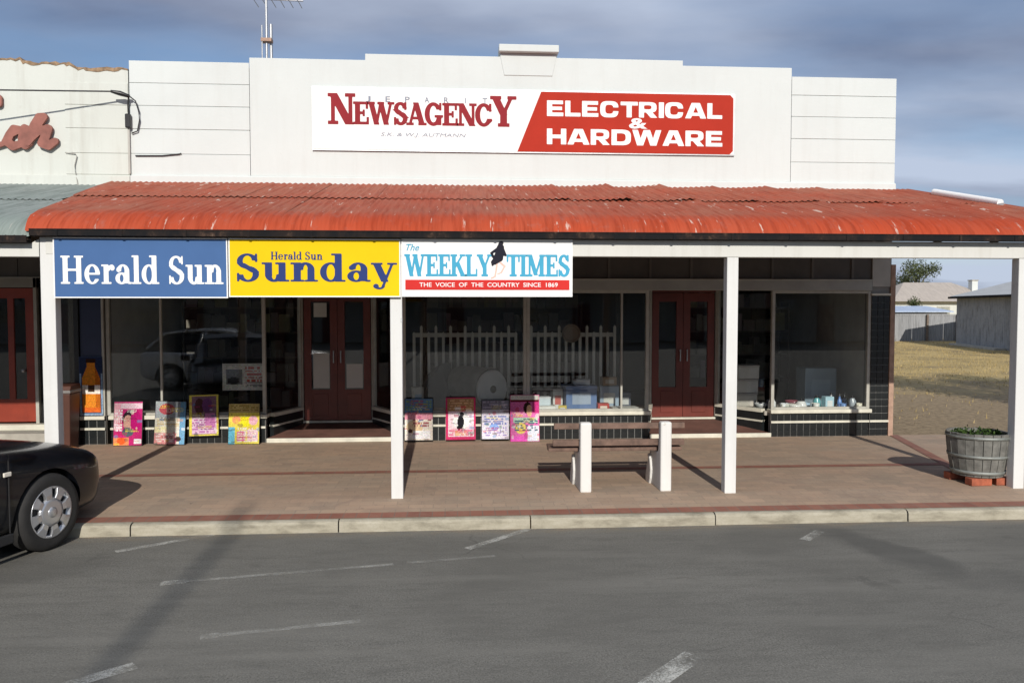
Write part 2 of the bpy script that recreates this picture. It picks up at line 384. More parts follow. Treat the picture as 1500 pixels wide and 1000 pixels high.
def box(name, mat, parent, x0, x1, y0, y1, z0, z1, bevel=0): return build(MB().box(x0, x1, y0, y1, z0, z1), name, mat, parent, None, bevel)
def struct(o): o['kind'] = 'structure'; return o

# ------------------------------------------------------------------ lettering: glyphs as implicit shapes, meshed by marching squares
def g_box(x0, y0, x1, y1): return lambda X, Y: np.minimum(np.minimum(X - x0, x1 - X), np.minimum(Y - y0, y1 - Y))
def g_diag(x0, y0, x1, y1, w):
    if y0 > y1: x0, y0, x1, y1 = x1, y1, x0, y0
    k = (x1 - x0) / (y1 - y0); c = 1 / math.sqrt(1 + k * k)
    return lambda X, Y: np.minimum((w / 2 - np.abs(X - (x0 + k * (Y - y0)))) * c, np.minimum(Y - y0, y1 - Y))
def g_ring(cx, cy, rx, ry, tx, ty, keep=None):
    def f(X, Y):
        o = (1 - np.sqrt(((X - cx) / rx) ** 2 + ((Y - cy) / ry) ** 2)) * min(rx, ry)
        ix, iy = rx - tx, ry - ty
        if ix > 0.01 and iy > 0.01: o = np.minimum(o, (np.sqrt(((X - cx) / ix) ** 2 + ((Y - cy) / iy) ** 2) - 1) * min(ix, iy))
        if keep is not None: o = np.minimum(o, keep(X, Y))
        return o
    return f
def g_cap(x0, y0, x1, y1, r0, r1=None):
    r1 = r0 if r1 is None else r1
    def f(X, Y):
        dx, dy = x1 - x0, y1 - y0; t = np.clip(((X - x0) * dx + (Y - y0) * dy) / (dx * dx + dy * dy + 1e-9), 0, 1)
        return (r0 + (r1 - r0) * t) - np.hypot(X - x0 - t * dx, Y - y0 - t * dy)
    return f
def g_dot(x, y, r): return lambda X, Y: r - np.hypot(X - x, Y - y)
def no(x0, y0, x1, y1):
    b = g_box(x0, y0, x1, y1); return lambda X, Y: -b(X, Y)
ST, TH, SF = .215, .075, .065
def stem(x, y0=0, y1=1, w=ST, sb=.40, stp=.40):
    p = [g_box(x - w / 2, y0, x + w / 2, y1)]
    if sb: p.append(g_box(x - sb / 2, y0, x + sb / 2, y0 + SF))
    if stp: p.append(g_box(x - stp / 2, y1 - SF, x + stp / 2, y1))
    return p
def sB(x, w=.34): return g_box(x - w / 2, 0, x + w / 2, SF)
def sT(x, w=.34, y=1): return g_box(x - w / 2, y - SF, x + w / 2, y)
XH = .69
GL = {
 'H': (1.02, stem(.22) + stem(.80) + [g_box(.2, .46, .8, .54)]),
 'N': (1.02, [g_box(.14, 0, .14 + TH + .02, 1), g_box(.80, 0, .80 + TH + .02, 1), g_diag(.20, 1, .80, 0, .27), sB(.19), sT(.17, .3), sT(.84)]),
 'E': (.86, stem(.24, sb=.4, stp=.4) + [g_box(.2, 1 - .075, .76, 1), g_box(.2, 0, .8, .075), g_box(.2, .47, .58, .545), g_box(.69, .72, .76, 1), g_box(.73, 0, .8, .29), g_box(.53, .38, .59, .63)]),
 'W': (1.38, [g_diag(.16, 1, .44, 0, .22), g_diag(.66, 1, .44, 0, .09), g_diag(.66, 1, .94, 0, .22), g_diag(1.18, 1, .94, 0, .09), sT(.16), sT(.66, .3), sT(1.19, .3)]),
 'A': (1.0, [g_diag(.46, 1, .17, 0, .09), g_diag(.48, 1, .80, 0, .235), g_box(.26, .27, .7, .34), sB(.17), sB(.82, .38)]),
 'G': (1.0, [g_ring(.47, .5, .43, .515, .215, .075, no(.5, .34, 1.2, .74)), g_box(.66, .02, .86, .42), g_box(.56, .37, .95, .435), g_box(.80, .70, .865, 1.0)]),
 'C': (.92, [g_ring(.47, .5, .43, .515, .215, .075, no(.52, .30, 1.2, .72)), g_box(.775, .68, .845, 1.0), g_cap(.62, .05, .86, .25, .035)]),
 'S': (.78, [g_ring(.375, .735, .305, .275, .17, .075, lambda X, Y: -np.minimum(X - .42, .76 - Y)), g_ring(.39, .27, .325, .285, .19, .075, lambda X, Y: -np.minimum(.34 - X, Y - .25)), g_diag(.17, .66, .62, .33, .26), g_box(.60, .70, .665, 1.0), g_box(.065, 0, .13, .31)]),
 'Y': (1.0, [g_diag(.17, 1, .48, .42, .235), g_diag(.80, 1, .50, .42, .09), g_box(.39, 0, .605, .48), sB(.5, .4), sT(.19, .38), sT(.82, .3)]),
 'K': (1.02, stem(.23) + [g_diag(.78, 1, .30, .40, .09), g_diag(.46, .62, .82, 0, .24), sT(.78, .32), sB(.84, .36)]),
 'L': (.82, stem(.23) + [g_box(.2, 0, .77, .075), g_box(.70, 0, .77, .32)]),
 'T': (.90, [g_box(.345, 0, .56, 1), sB(.45, .42), g_box(.06, .925, .845, 1), g_box(.06, .68, .13, 1), g_box(.775, .68, .845, 1)]),
 'I': (.46, stem(.23)),
 'M': (1.22, [g_box(.17, 0, .26, 1), g_box(.86, 0, 1.075, 1), g_diag(.24, 1, .60, .06, .22), g_diag(.95, 1, .60, .06, .09), sB(.21), sB(.97, .38), sT(.19, .32), sT(1.0, .34)]),
 'e': (.76, [g_ring(.375, XH / 2, .335, XH / 2 + .01, .195, .07, no(.42, .175, 1, .325)), g_box(.16, .325, .66, .395)]),
 'r': (.62, [g_box(.13, 0, .34, XH), g_box(.03, 0, .46, SF), g_box(.03, XH - SF, .3, XH), g_dot(.505, .575, .10), g_ring(.50, .40, .26, .29, .15, .075, lambda X, Y: np.minimum(Y - .47, .52 - X))]),
 'a': (.74, [g_box(.43, .06, .635, .50), g_ring(.36, .45, .275, .25, .2, .07, lambda X, Y: Y - .45), g_dot(.17, .51, .09), g_ring(.30, .2, .27, .21, .19, .07), g_box(.58, 0, .73, .07), g_box(.43, .02, .635, .12)]),
 'l': (.44, [g_box(.115, 0, .325, 1.02), g_box(.02, 0, .43, SF), g_box(.02, 1.02 - SF, .3, 1.02)]),
 'd': (.82, [g_ring(.35, XH / 2, .32, XH / 2 + .01, .195, .07), g_box(.47, 0, .68, 1.02), g_box(.36, 1.02 - SF, .6, 1.02), g_box(.6, 0, .79, SF)]),
 'u': (.86, [g_box(.12, .2, .33, XH), g_box(.02, XH - SF, .3, XH), g_ring(.385, .25, .265, .265, .20, .085, lambda X, Y: .26 - Y), g_box(.52, 0, .73, XH), g_box(.42, XH - SF, .7, XH), g_box(.66, 0, .84, SF)]),
 'n': (.88, [g_box(.12, 0, .33, XH), g_box(.02, XH - SF, .3, XH), g_box(.02, 0, .43, SF), g_ring(.47, .43, .265, .27, .20, .09, lambda X, Y: Y - .42), g_box(.525, 0, .735, .45), g_box(.44, 0, .84, SF)]),
 'y': (.80, [g_diag(.17, XH, .43, .0, .225), g_diag(.66, XH, .36, -.2, .085), g_ring(.26, -.15, .17, .13, .09, .07, lambda X, Y: -.13 - Y), g_dot(.16, -.16, .085), g_box(.01, XH - SF, .36, XH), g_box(.50, XH - SF, .80, XH)]),
}
def field_mesh(prims, x0, x1, y0, y1, res, fat=0):
    nx = max(4, int((x1 - x0) / res) + 1); ny = max(4, int((y1 - y0) / res) + 1)
    xs = np.linspace(x0, x1, nx); ys = np.linspace(y0, y1, ny); X, Y = np.meshgrid(xs, ys)
    F = np.full(X.shape, -9.0)
    for p in prims: F = np.maximum(F, p(X, Y))
    F = F + fat; F[np.abs(F) < 1e-6] = -1e-6
    vs = []; vi = {}; fs = []
    def V(x, y):
        k = (round(x, 5), round(y, 5))
        if k not in vi: vi[k] = len(vs); vs.append(k)
        return vi[k]
    for j in range(ny - 1):
        for i in range(nx - 1):
            c = [(i, j), (i + 1, j), (i + 1, j + 1), (i, j + 1)]; vals = [F[b, a] for a, b in c]
            if max(vals) < 0: continue
            poly = []
            for q in range(4):
                a, b = c[q], c[(q + 1) % 4]; fa, fb = vals[q], vals[(q + 1) % 4]
                if fa > 0: poly.append(V(xs[a[0]], ys[a[1]]))
                if (fa > 0) != (fb > 0):
                    t = fa / (fa - fb); poly.append(V(xs[a[0]] + t * (xs[b[0]] - xs[a[0]]), ys[a[1]] + t * (ys[b[1]] - ys[a[1]])))
            d = []
            for v in poly:
                if not d or (v != d[-1] and v != d[0]): d.append(v)
            if len(d) >= 3: fs.append(tuple(d))
    return vs, fs
GM = {}
def serif_line(parent, text, mat, x0, x1, z0, cap, y, res=.028, caps=None, tight=0.0, slope=0.0, fat=0):
    """each letter its own object; text stretched to span x0..x1; caps: {index: scale}"""
    caps = caps or {}; w = []
    for i, ch in enumerate(text): w.append((.36 if ch == ' ' else GL[ch][0] - tight) * caps.get(i, 1))
    k = (x1 - x0) / sum(w); x = x0
    for i, ch in enumerate(text):
        if ch != ' ':
            key = (ch, res, fat)
            if key not in GM: GM[key] = field_mesh(GL[ch][1], -.1, GL[ch][0] + .1, -.35, 1.08, res, fat)
            vs, fs = GM[key]; c = caps.get(i, 1)
            mb = MB().add([(x + px * k * c, y, z0 + slope * (x - x0) + py * cap * c) for px, py in vs], fs)
            build(mb, 'letter', mat, parent)
        x += w[i] * k
def sans_line(parent, text, mat, x0, x1, z0, h, y, bold=0.0, shear=0, name='lettering'):
    cu = bpy.data.curves.new('text', 'FONT'); cu.body = text; cu.size = 1; cu.offset = bold; cu.shear = shear; cu.resolution_u = 4
    tmp = bpy.data.objects.new('tmp', cu); C.objects.link(tmp); bpy.context.view_layer.update()
    me = bpy.data.meshes.new_from_object(tmp.evaluated_get(bpy.context.evaluated_depsgraph_get()))
    bpy.data.objects.remove(tmp); bpy.data.curves.remove(cu)
    vs = [v.co.copy() for v in me.vertices]; xs = [v.x for v in vs]; ys = [v.y for v in vs]
    fs = [tuple(p.vertices) for p in me.polygons]; bpy.data.meshes.remove(me)
    sx = (x1 - x0) / (max(xs) - min(xs)); sy = h / (max(ys) - min(ys))
    mb = MB().add([(x0 + (v.x - min(xs)) * sx, y, z0 + (v.y - min(ys)) * sy) for v in vs], fs)
    o = build(mb, name, mat, parent)
    if len(text) > 1: o['kind'] = 'stuff'
    return o
def g_sring(cx, cy, rx, ry, tx, ty, keep=None, e=3.2):
    def f(X, Y):
        o = (1 - (np.abs((X - cx) / rx) ** e + np.abs((Y - cy) / ry) ** e) ** (1 / e)) * min(rx, ry)
        o = np.minimum(o, ((np.abs((X - cx) / (rx - tx)) ** e + np.abs((Y - cy) / (ry - ty)) ** e) ** (1 / e) - 1) * min(rx - tx, ry - ty))
        return o if keep is None else np.minimum(o, keep(X, Y))
    return f
B = .31; BH = .235
SG = {
 'E': (1.02, [g_box(0, 0, B, 1), g_box(0, 0, .98, BH), g_box(0, 1 - BH, .96, 1), g_box(0, .39, .90, .61)]),
 'L': (.94, [g_box(0, 0, B, 1), g_box(0, 0, .92, BH)]),
 'C': (1.16, [g_sring(.55, .5, .55, .52, B, BH, no(.6, .385, 1.4, .62))]),
 'T': (1.04, [g_box(.365, 0, .365 + B, 1), g_box(0, 1 - BH, 1.04, 1)]),
 'R': (1.14, [g_box(0, 0, B, 1), g_sring(.52, .665, .55, .335, B, BH - .03, lambda X, Y: X - .2), g_box(0, .33, .6, .33 + BH - .03), g_box(0, 1 - BH + .03, .6, 1), g_diag(.56, .42, .92, 0, .40)]),
 'I': (B, [g_box(0, 0, B, 1)]),
 'A': (1.28, [g_diag(.56, 1, .17, 0, .35), g_diag(.72, 1, 1.11, 0, .35), g_box(.3, .17, .98, .37), g_box(.42, .8, .86, 1)]),
 'H': (1.12, [g_box(0, 0, B, 1), g_box(1.12 - B, 0, 1.12, 1), g_box(.1, .38, 1.0, .62)]),
 'D': (1.14, [g_box(0, 0, B, 1), g_sring(.48, .5, .66, .5, B, BH, lambda X, Y: X - .2), g_box(0, 0, .5, BH), g_box(0, 1 - BH, .5, 1)]),
 'W': (1.72, [g_diag(.17, 1, .46, 0, .33), g_diag(.82, 1, .50, 0, .30), g_diag(.90, 1, 1.22, 0, .30), g_diag(1.55, 1, 1.26, 0, .33)]),
}
def sans_letters(parent, text, mat, x0, x1, z0, h, y, gap=.07):
    """bold wide sans, one object per letter"""
    k = (x1 - x0) / (sum(SG[c][0] for c in text) + gap * (len(text) - 1)); x = x0
    for ch in text:
        if ('s', ch) not in GM: GM['s', ch] = field_mesh(SG[ch][1], -.08, SG[ch][0] + .08, -.08, 1.08, .025)
        vs, fs = GM['s', ch]; build(MB().add([(x + px * k, y, z0 + py * h) for px, py in vs], fs), 'letter', mat, parent); x += (SG[ch][0] + gap) * k

# ------------------------------------------------------------------ ground, road, kerb, pavement
def sheet(name, mat, pts, parent=None):
    """strip across x: pts = [(y, z), ...]"""
    vs = []; fs = []
    for y, z, xa, xb in pts: vs += [(xa, y, z), (xb, y, z)]
    for i in range(len(pts) - 1): fs.append((2 * i, 2 * i + 1, 2 * i + 3, 2 * i + 2))
    return build(MB().add(vs, fs), name, mat, parent)
struct(sheet('ground', M_GROUND, [(-1500, -.04, -1500, 1500), (.10, -.04, -1500, 1500), (.11, .09, -1500, 1500), (5, .115, -1500, 1500), (1500, .115, -1500, 1500)]))
struct(sheet('road', M_ASPHALT, [(-27.2, 0, -80, 80), (0.02, 0, -80, 80)]))
kerb = struct(bpy.data.objects.new('kerb', None)); C.objects.link(kerb)
kx = [-8.2, -6.4, -4.62, -2.86, -1.06, .66, 2.37, 4.21, 6.0, 7.8, 9.6]
for a, b in zip(kx[:-1], kx[1:]):
    dz = random.uniform(-.004, .004); dy = random.uniform(-.006, .006)
    build(MB().prism_x([(.0 + dy, -.05), (.005 + dy, .075 + dz), (.016 + dy, .096 + dz), (.04, .106 + dz), (.075, .108 + dz), (.09, -.05)], a + .006, b - .006), 'kerb_stone', M_KERB, kerb)
pav = struct(sheet('pavement', M_PAVE, [(.07, .104, -40, 16), (.7, .14, -40, 16), (4.06, .14, -40, 16)]))
struct(sheet('brick_course', M_COURSE, [(.075, .1085, -40, 16), (.225, .117, -40, 16)]))
struct(sheet('brick_course', M_COURSE, [(1.86, .1445, -40, 16), (1.985, .1445, -40, 16)]))
build(MB().add([(5.62, 1.45, .145), (5.75, 1.42, .145), (6.42, 4.05, .145), (6.29, 4.05, .145)], [(0, 1, 2, 3)]), 'brick_course', M_COURSE)
struct(bpy.data.objects['brick_course.002'])
def road_line(p, q, w, alpha):
    p, q = Vector((*p, .004)), Vector((*q, .004)); d = (q - p).normalized(); n = Vector((-d.y, d.x, 0)) * w / 2
    o = struct(build(MB().add([p - n, q - n, q + n, p + n], [(0, 1, 2, 3)]), 'painted_line', M_LINE)); o.color = (1, 1, 1, alpha)
road_line((-2.80, -.45), (-2.15, .0), .075, .85)
road_line((-2.13, -1.24), (-.5, -.93), .05, .55)
road_line((-2.15, -1.25), (-1.98, -1.21), .09, 1)
road_line((-1.56, -2.23), (-.62, -2.05), .05, .5)
road_line((-1.56, -2.235), (-1.46, -2.21), .08, .9)
road_line((-2.6, -3.25), (-1.80, -2.60), .10, .85)
road_line((.08, -.57), (.64, -.02), .075, 1.0)
road_line((.75, -3.3), (1.36, -2.68), .13, 1.15)
road_line((2.98, -.52), (3.24, -.26), .09, .95)
road_line((-.4, -.9), (.3, -.78), .05, .4)

# ------------------------------------------------------------------ the shop building
FY = 4.02
shop = thing('shop_building', 'white single-storey shop with stepped parapet and dark tiled shopfront behind red verandah', 'building', (1.0, FY, .14))
def part(name, mat, x0, x1, y0, y1, z0, z1, bevel=0, parent=None): return box(name, mat, parent or shop, x0, x1, y0, y1, z0, z1, bevel)
# stepped parapet: side bays carry shiplap boards, the centre is one flat render
top = [(-2.79, 5.36), (-1.24, 5.36), (-1.24, 5.45), (3.17, 5.45), (3.17, 5.385), (4.74, 5.385)]
top = [(-2.79, 5.37), (-1.24, 5.37), (-1.24, 5.455), (3.17, 5.455), (3.17, 5.385), (4.74, 5.385)]
build(MB().prism_y([(-2.79, 3.785), (4.74, 3.785)] + top[::-1], FY - .005, FY + .2), 'parapet', M_WALL, shop, None, .006)
part('wall_core', M_WALL, -4.37, -2.80, FY + .0085, FY + .2, 3.3, 5.25)
part('wall_core', M_WALL, 4.75, 6.275, FY + .0085, FY + .2, 3.3, 5.24)
bz = [3.785, 4.07, 4.40, 4.71, 5.01, 5.29]
for xa, xb, tp in ((-4.37, -2.795, 5.30), (4.745, 6.28, 5.265)):
    for i in range(5):
        z1 = tp if i == 4 else bz[i + 1] - .009
        part('board', M_WALL, xa, xb, FY - .001 - random.random() * .002, FY + .008, bz[i], z1, .003)
part('base_band', M_WALL, -4.37, 6.285, FY - .035, FY + .18, 3.62, 3.772, .006)
part('drip_mould', M_WALL, -4.36, 6.28, FY - .016, FY + .018, 3.7725, 3.7845)
cap = build(MB().prism_y([(.66, 5.20), (1.33, 5.20), (1.385, 5.46), (1.385, 5.50), (.605, 5.50), (.605, 5.46)], FY - .016, FY + .15), 'parapet_block', M_WALL, shop, None, .006)
part('parapet_cap', M_WALL, .585, 1.41, FY - .10, FY + .22, 5.502, 5.60, .01)
# dark boarded band under the verandah
for i in range(18):
    xa = -4.36 + i * .591; part('fascia_board', M_DARKBOARD, xa + .004, xa + .587, FY + .02, FY + .06, 2.41, 3.60, .004)
    part('batten', M_DARKBATTEN, xa - .018, xa + .018, FY + .002, FY + .019, 2.41, 3.60)
part('lintel', M_LINTEL, -4.76, 5.97, FY - .02, FY + .14, 2.245, 2.405, .006)
part('lintel_bead', M_FRAME, -4.76, 5.97, FY - .035, FY - .0205, 2.385, 2.405)
# walls that close the building
part('side_wall', M_PLASTER, 6.255, 6.285, FY + .21, 14, .11, 4.6)
part('side_wall', M_PLASTER, -4.80, -4.77, FY + .21, 14, .11, 4.6)
part('rear_wall', M_PLASTER, -4.765, 6.25, 13.9, 14, .11, 4.6)
part('roof_deck', M_GREYIRON, -4.765, 6.25, FY + .21, 13.9, 4.3, 4.36)
# interior
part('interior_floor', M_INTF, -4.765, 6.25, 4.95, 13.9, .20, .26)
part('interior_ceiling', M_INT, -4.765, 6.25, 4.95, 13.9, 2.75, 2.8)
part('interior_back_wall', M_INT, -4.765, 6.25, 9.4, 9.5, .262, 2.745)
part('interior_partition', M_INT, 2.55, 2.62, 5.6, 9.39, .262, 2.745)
part('soffit', M_DARKBOARD, -4.765, 6.25, FY + .145, 4.945, 2.42, 2.46)

part('display_side_wall', M_PLASTER, 5.985, 6.01, FY + .21, 5.7, .50, 2.41)
TW = .1
tile_me = MB().box(0, TW - .009, 0, .010, 0, TW - .009).mesh('tile', M_TILE)
def tiles(parent, x0, x1, rows, y):
    n = max(1, round((x1 - x0) / TW)); w = (x1 - x0) / n; off = parent.location if parent is shop else parent.parent.location
    for z in rows:
        for i in range(n):
            o = link('tile', tile_me, parent, Vector((x0 + i * w + .003, y - random.random() * .002, z + .003)) - off); o.scale.x = w / TW
def stall(x0, x1, rowz=(.145, .24, .373), tiled=True):
    s = part('stallboard', M_GROUT, x0, x1, FY + .012, FY + .10, .135, .478)
    if tiled: tiles(s, x0, x1, rowz, FY)
    build(MB().box(x0 - .005, x1 + .005, FY - .016, FY + .010, .340, .369), 'tile_trim', M_SILL, s)
    part('sill', M_SILL, x0 - .02, x1 + .03, FY - .045, FY + .12, .481, .535, .008)
stall(-4.70, -2.64); stall(-.76, 2.72); stall(4.51, 5.96)
def window(x0, x1, z0=.535, z1=2.244, y=FY + .04, mull=(), fw=.045, mat=None):
    w = part('window', mat or M_FRAME, x0, x0 + fw, y - .03, y + .03, z0, z1, .004)
    for nm, a in (('frame', (x1 - fw, x1)),): build(MB().box(a[0], a[1], y - .03, y + .03, z0, z1), nm, mat or M_FRAME, w, None, .004)
    build(MB().box(x0 + fw, x1 - fw, y - .028, y + .028, z1 - .04, z1 - .001), 'frame', mat or M_FRAME, w)
    build(MB().box(x0 + fw, x1 - fw, y - .028, y + .028, z0 + .001, z0 + .03), 'frame', mat or M_FRAME, w)
    for m in mull: build(MB().box(m - .014, m + .014, y - .024, y + .024, z0 + .031, z1 - .041), 'mullion', mat or M_FRAME, w, None, .003)
    edges = [x0 + fw] + list(mull) + [x1 - fw]
    for a, b in zip(edges[:-1], edges[1:]):
        build(MB().box(a + .001, b - .001, y - .003, y + .003, z0 + .03, z1 - .04), 'pane', M_GLASS, w)
window(-4.75, -2.63, mull=(-4.03,)); window(-.76, .975); window(.977, 2.72, mull=(2.33,)); window(4.51, 5.975, mull=())
def splay(p, q):
    """return window of an entry, from the street corner p to the door jamb q"""
    p, q = Vector((*p, 0)), Vector((*q, 0)); d = (q - p).normalized(); n = Vector((-d.y, d.x, 0))
    def bar(a, b, t, z0, z1): A, B = p + d * a, p + d * b; return MB().prism_z([tuple((A - n * t)[:2]), tuple((B - n * t)[:2]), tuple((B + n * t)[:2]), tuple((A + n * t)[:2])], z0, z1)
    L = (q - p).length
    s = build(bar(.12, L - .02, .03, .135, .478), 'return_stallboard', M_TILE, shop)
    build(bar(.12, L - .02, .036, .340, .366), 'tile_trim', M_SILL, s)
    build(bar(.125, L - .02, .045, .481, .53), 'return_sill', M_SILL, shop)
    w = build(bar(L - .06, L - .015, .025, .531, 2.40), 'return_window', M_FRAME, shop)
    build(bar(.10, L - .062, .003, .532, 2.40), 'pane', M_GLASS, w)
splay((-2.63, FY + .04), (-2.31, 4.9)); splay((-.76, FY + .04), (-1.25, 4.9)); splay((2.72, FY + .04), (2.95, 4.9)); splay((4.51, FY + .04), (3.98, 4.9))
def entry(x0, x1, dx0, dx1, dmat):
    fl = build(MB().add([(x0, FY - .01, .2), (x1, FY - .01, .2), (dx1 + .02, 4.95, .285), (dx0 - .02, 4.95, .285), (x0, FY - .01, .1), (x1, FY - .01, .1), (dx1 + .02, 4.95, .1), (dx0 - .02, 4.95, .1)],
               [(0, 1, 2, 3), (4, 7, 6, 5), (0, 4, 5, 1), (1, 5, 6, 2), (2, 6, 7, 3), (3, 7, 4, 0)]), 'entry_floor', M_MAROON, shop)
    build(MB().box(x0, x1, FY - .04, FY - .0105, .142, .203), 'step_edge', M_SILL, fl, None, .006)
    part('door_sill', M_SILL, dx0 - .02, dx1 + .02, 4.86, 4.955, .287, .315, .004)
    fr = part('door_frame', M_FRAME, dx0 - .055, dx0 - .012, 4.88, 4.96, .32, 2.40, .004)
    build(MB().box(dx1 + .012, dx1 + .055, 4.88, 4.96, .32, 2.40), 'jamb', M_FRAME, fr, None, .004)
    build(MB().box(dx0 - .012, dx1 + .012, 4.885, 4.955, 2.235, 2.40), 'door_head', dmat, fr)
    mid = (dx0 + dx1) / 2
    for a, b, s in ((dx0, mid - .003, 1), (mid + .003, dx1, -1)):
        st = .105
        d = build(MB().box(a, a + st, 4.90, 4.94, .322, 2.225).box(b - st, b, 4.90, 4.94, .322, 2.225).box(a + st, b - st, 4.902, 4.938, .322, .78).box(a + st, b - st, 4.902, 4.938, 2.09, 2.225), 'door', dmat, shop)
        build(MB().box(a + st + .03, b - st - .03, 4.892, 4.9015, .39, .72), 'panel', dmat, d, None, .008)
        build(MB().box(a + st, b - st, 4.917, 4.923, .78, 2.09), 'pane', M_GLASS, d)
        hx = (b - .05) if s > 0 else (a + .05)
        build(MB().tube([(hx, 4.86, 1.18), (hx, 4.86, 1.36)], .010).box(hx - .006, hx + .006, 4.86, 4.899, 1.19, 1.205).box(hx - .006, hx + .006, 4.86, 4.899, 1.335, 1.35), 'handle', M_STEEL, d)
entry(-2.62, -.78, -2.27, -1.29, M_DOOR); entry(2.73, 4.50, 2.98, 3.95, M_DOOR)
part('entry_side_panel', M_DARKBOARD, -4.76, -4.752, FY, FY + .2, .14, 2.4)
# black tiled pier at the right-hand corner, pale plaster above it, brick end behind
pier = part('corner_pier', M_GROUT, 5.98, 6.25, FY + .012, FY + .2, .135, 2.30)
tiles(pier, 5.98, 6.25, [.145 + .1 * i for i in range(2)] + [.373 + .1 * i for i in range(18)], FY)
build(MB().box(5.975, 6.255, FY - .016, FY + .010, .340, .369), 'tile_trim', M_SILL, pier)
build(MB().box(5.975, 6.255, FY - .016, FY + .010, 2.175, 2.205), 'tile_trim', M_SILL, pier)
part('corner_plaster', M_PLASTER, 5.98, 6.252, FY - .004, FY + .2, 2.302, 3.60)
part('corner_brick', M_BRICKP, 6.2525, 6.325, FY - .012, FY + .20, .12, 2.62, .004)

# ------------------------------------------------------------------ neighbouring shop on the left
nb = thing('neighbour_shop', 'cream-white neighbouring shop with peeling parapet, red door and weathered green verandah', 'building', (-7, FY, .14))
def npart(name, mat, x0, x1, y0, y1, z0, z1, bevel=0, parent=None): return box(name, mat, parent or nb, x0, x1, y0, y1, z0, z1, bevel)
# ragged, crumbling parapet top
rp = []; x = -4.395
while x > -12:
    rp.append((x, (5.20 if x > -5.15 else 5.255 if x > -5.75 else 5.30) + random.uniform(-.014, .014))); x -= random.uniform(.03, .09)
build(MB().prism_y([(-12, 3.62), (-4.395, 3.62)] + rp, FY + .03, FY + .25), 'parapet', M_WALLN, nb)
rim = []
for i, (px, pz) in enumerate(rp): rim.append((px, pz))
M_CRUMB = paint('exposed_crumbling_brick', (.30, .20, .12), .95, .35, 18, bump=.8)
build(MB().prism_y([(p[0], p[1] - random.uniform(.005, .05)) for p in rp if p[0] > -6.6][::-1] + [(p[0], p[1] + random.uniform(.0, .014)) for p in rp if p[0] > -6.6], FY + .022, FY + .24), 'broken_render_edge', M_CRUMB, nb)
for i in range(4):
    npart('board', M_WALLN, -5.22, -4.40, FY + .021, FY + .029, bz[i] + .004, bz[i + 1] - .009, .003)
npart('base_band', M_WALLN, -12, -4.38, FY - .02, FY + .028, 3.62, 3.765, .004)
build(MB().tube([(-5.22, FY - .0, 4.07), (-5.09, FY - .0, 4.055), (-5.07, FY, 4.02), (-5.10, FY, 3.9), (-5.09, FY, 3.78), (-5.06, FY - .03, 3.70), (-5.05, FY - .03, 3.62)], .007), 'conduit', M_PLASTER, nb)
for i in range(4):
    npart('fascia_board', M_DARKBOARD, -7.0 + i * .56, -6.45 + i * .56, FY + .03, FY + .07, 2.41, 3.60)
npart('side_post', M_BLACK, -5.16, -5.10, FY - .01, FY + .12, .14, 2.41)
stall_n = npart('stallboard', M_GROUT, -5.10, -4.78, FY + .012, FY + .1, .135, .478)
for z in (.145, .24, .373):
    for i in range(3): link('tile', tile_me, stall_n, Vector((-5.10 + i * .107 + .003, FY, z + .003)) - nb.location).scale.x = 1.06
build(MB().box(-5.10, -4.775, FY - .016, FY + .010, .340, .369), 'tile_trim', M_SILL, stall_n)
npart('sill', M_SILL, -5.10, -4.775, FY - .03, FY + .1, .481, .53, .006)
M_NAVY = paint('navy_panel', (.018, .026, .075), .35, .1)
npart('blue_panel', M_NAVY, -5.09, -4.80, FY + .02, FY + .05, .531, 2.405)
npart('window_post', M_FRAME, -4.795, -4.765, FY - .02, FY + .05, .531, 2.405, .003)
# the recessed red door
dr = npart('door', M_NDOOR, -6.02, -5.90, 4.47, 4.51, .40, 2.27, .003)
build(MB().box(-6.80, -6.66, 4.47, 4.51, .40, 2.27).box(-6.66, -6.02, 4.472, 4.508, .40, .72).box(-6.66, -6.02, 4.472, 4.508, 2.13, 2.27).box(-6.26, -6.18, 4.474, 4.506, .72, 2.13), 'stile', M_NDOOR, dr)
for a, b in ((-6.66, -6.26), (-6.18, -6.02)): build(MB().box(a, b, 4.487, 4.493, .72, 2.13), 'pane', M_GLASS, dr)
build(MB().lathe([(.001, -.05), (.022, -.045), (.024, -.02), (.01, 0)], 10, ax='y'), 'door_knob', M_STEEL, dr, Vector((-6.05, 4.468, 1.12)) - nb.location)
npart('door_frame', M_FRAME, -5.895, -5.85, 4.44, 4.52, .38, 2.42, .003)
npart('door_head', M_LINTEL, -7, -5.85, 4.44, 4.52, 2.28, 2.42)
npart('door_step', M_SILL, -7, -5.6, 4.30, 4.46, .30, .38, .01)
npart('entry_floor', M_CONC, -7, -5.17, FY, 4.60, .12, .30)
npart('entry_wall', M_BLACK, -5.845, -5.17, 4.50, 4.6, .30, 2.41)
npart('small_window', M_GLASS, -5.80, -5.25, 4.485, 4.492, .55, 2.2)
npart('interior_wall', M_INT, -7, -5.0, 6.5, 6.6, .12, 3.6)
npart('side_wall', M_INT, -7.05, -7.0, FY, 6.5, .12, 3.6)
npart('soffit', M_DARKBOARD, -7, -4.80, FY + .08, 6.49, 2.45, 2.5)
npart('shopfront_wall', M_WALLN, -12, -7.06, FY + .03, FY + .15, .12, 3.61)
npart('end_wall', M_WALLN, -12, -11.9, FY + .151, 14, .12, 4.5)
npart('roof_deck', M_GREYIRON, -12, -4.81, FY + .26, 14, 4.1, 4.16)
npart('lintel', M_LINTEL, -7, -4.78, FY - .01, FY + .025, 2.40, 2.41)

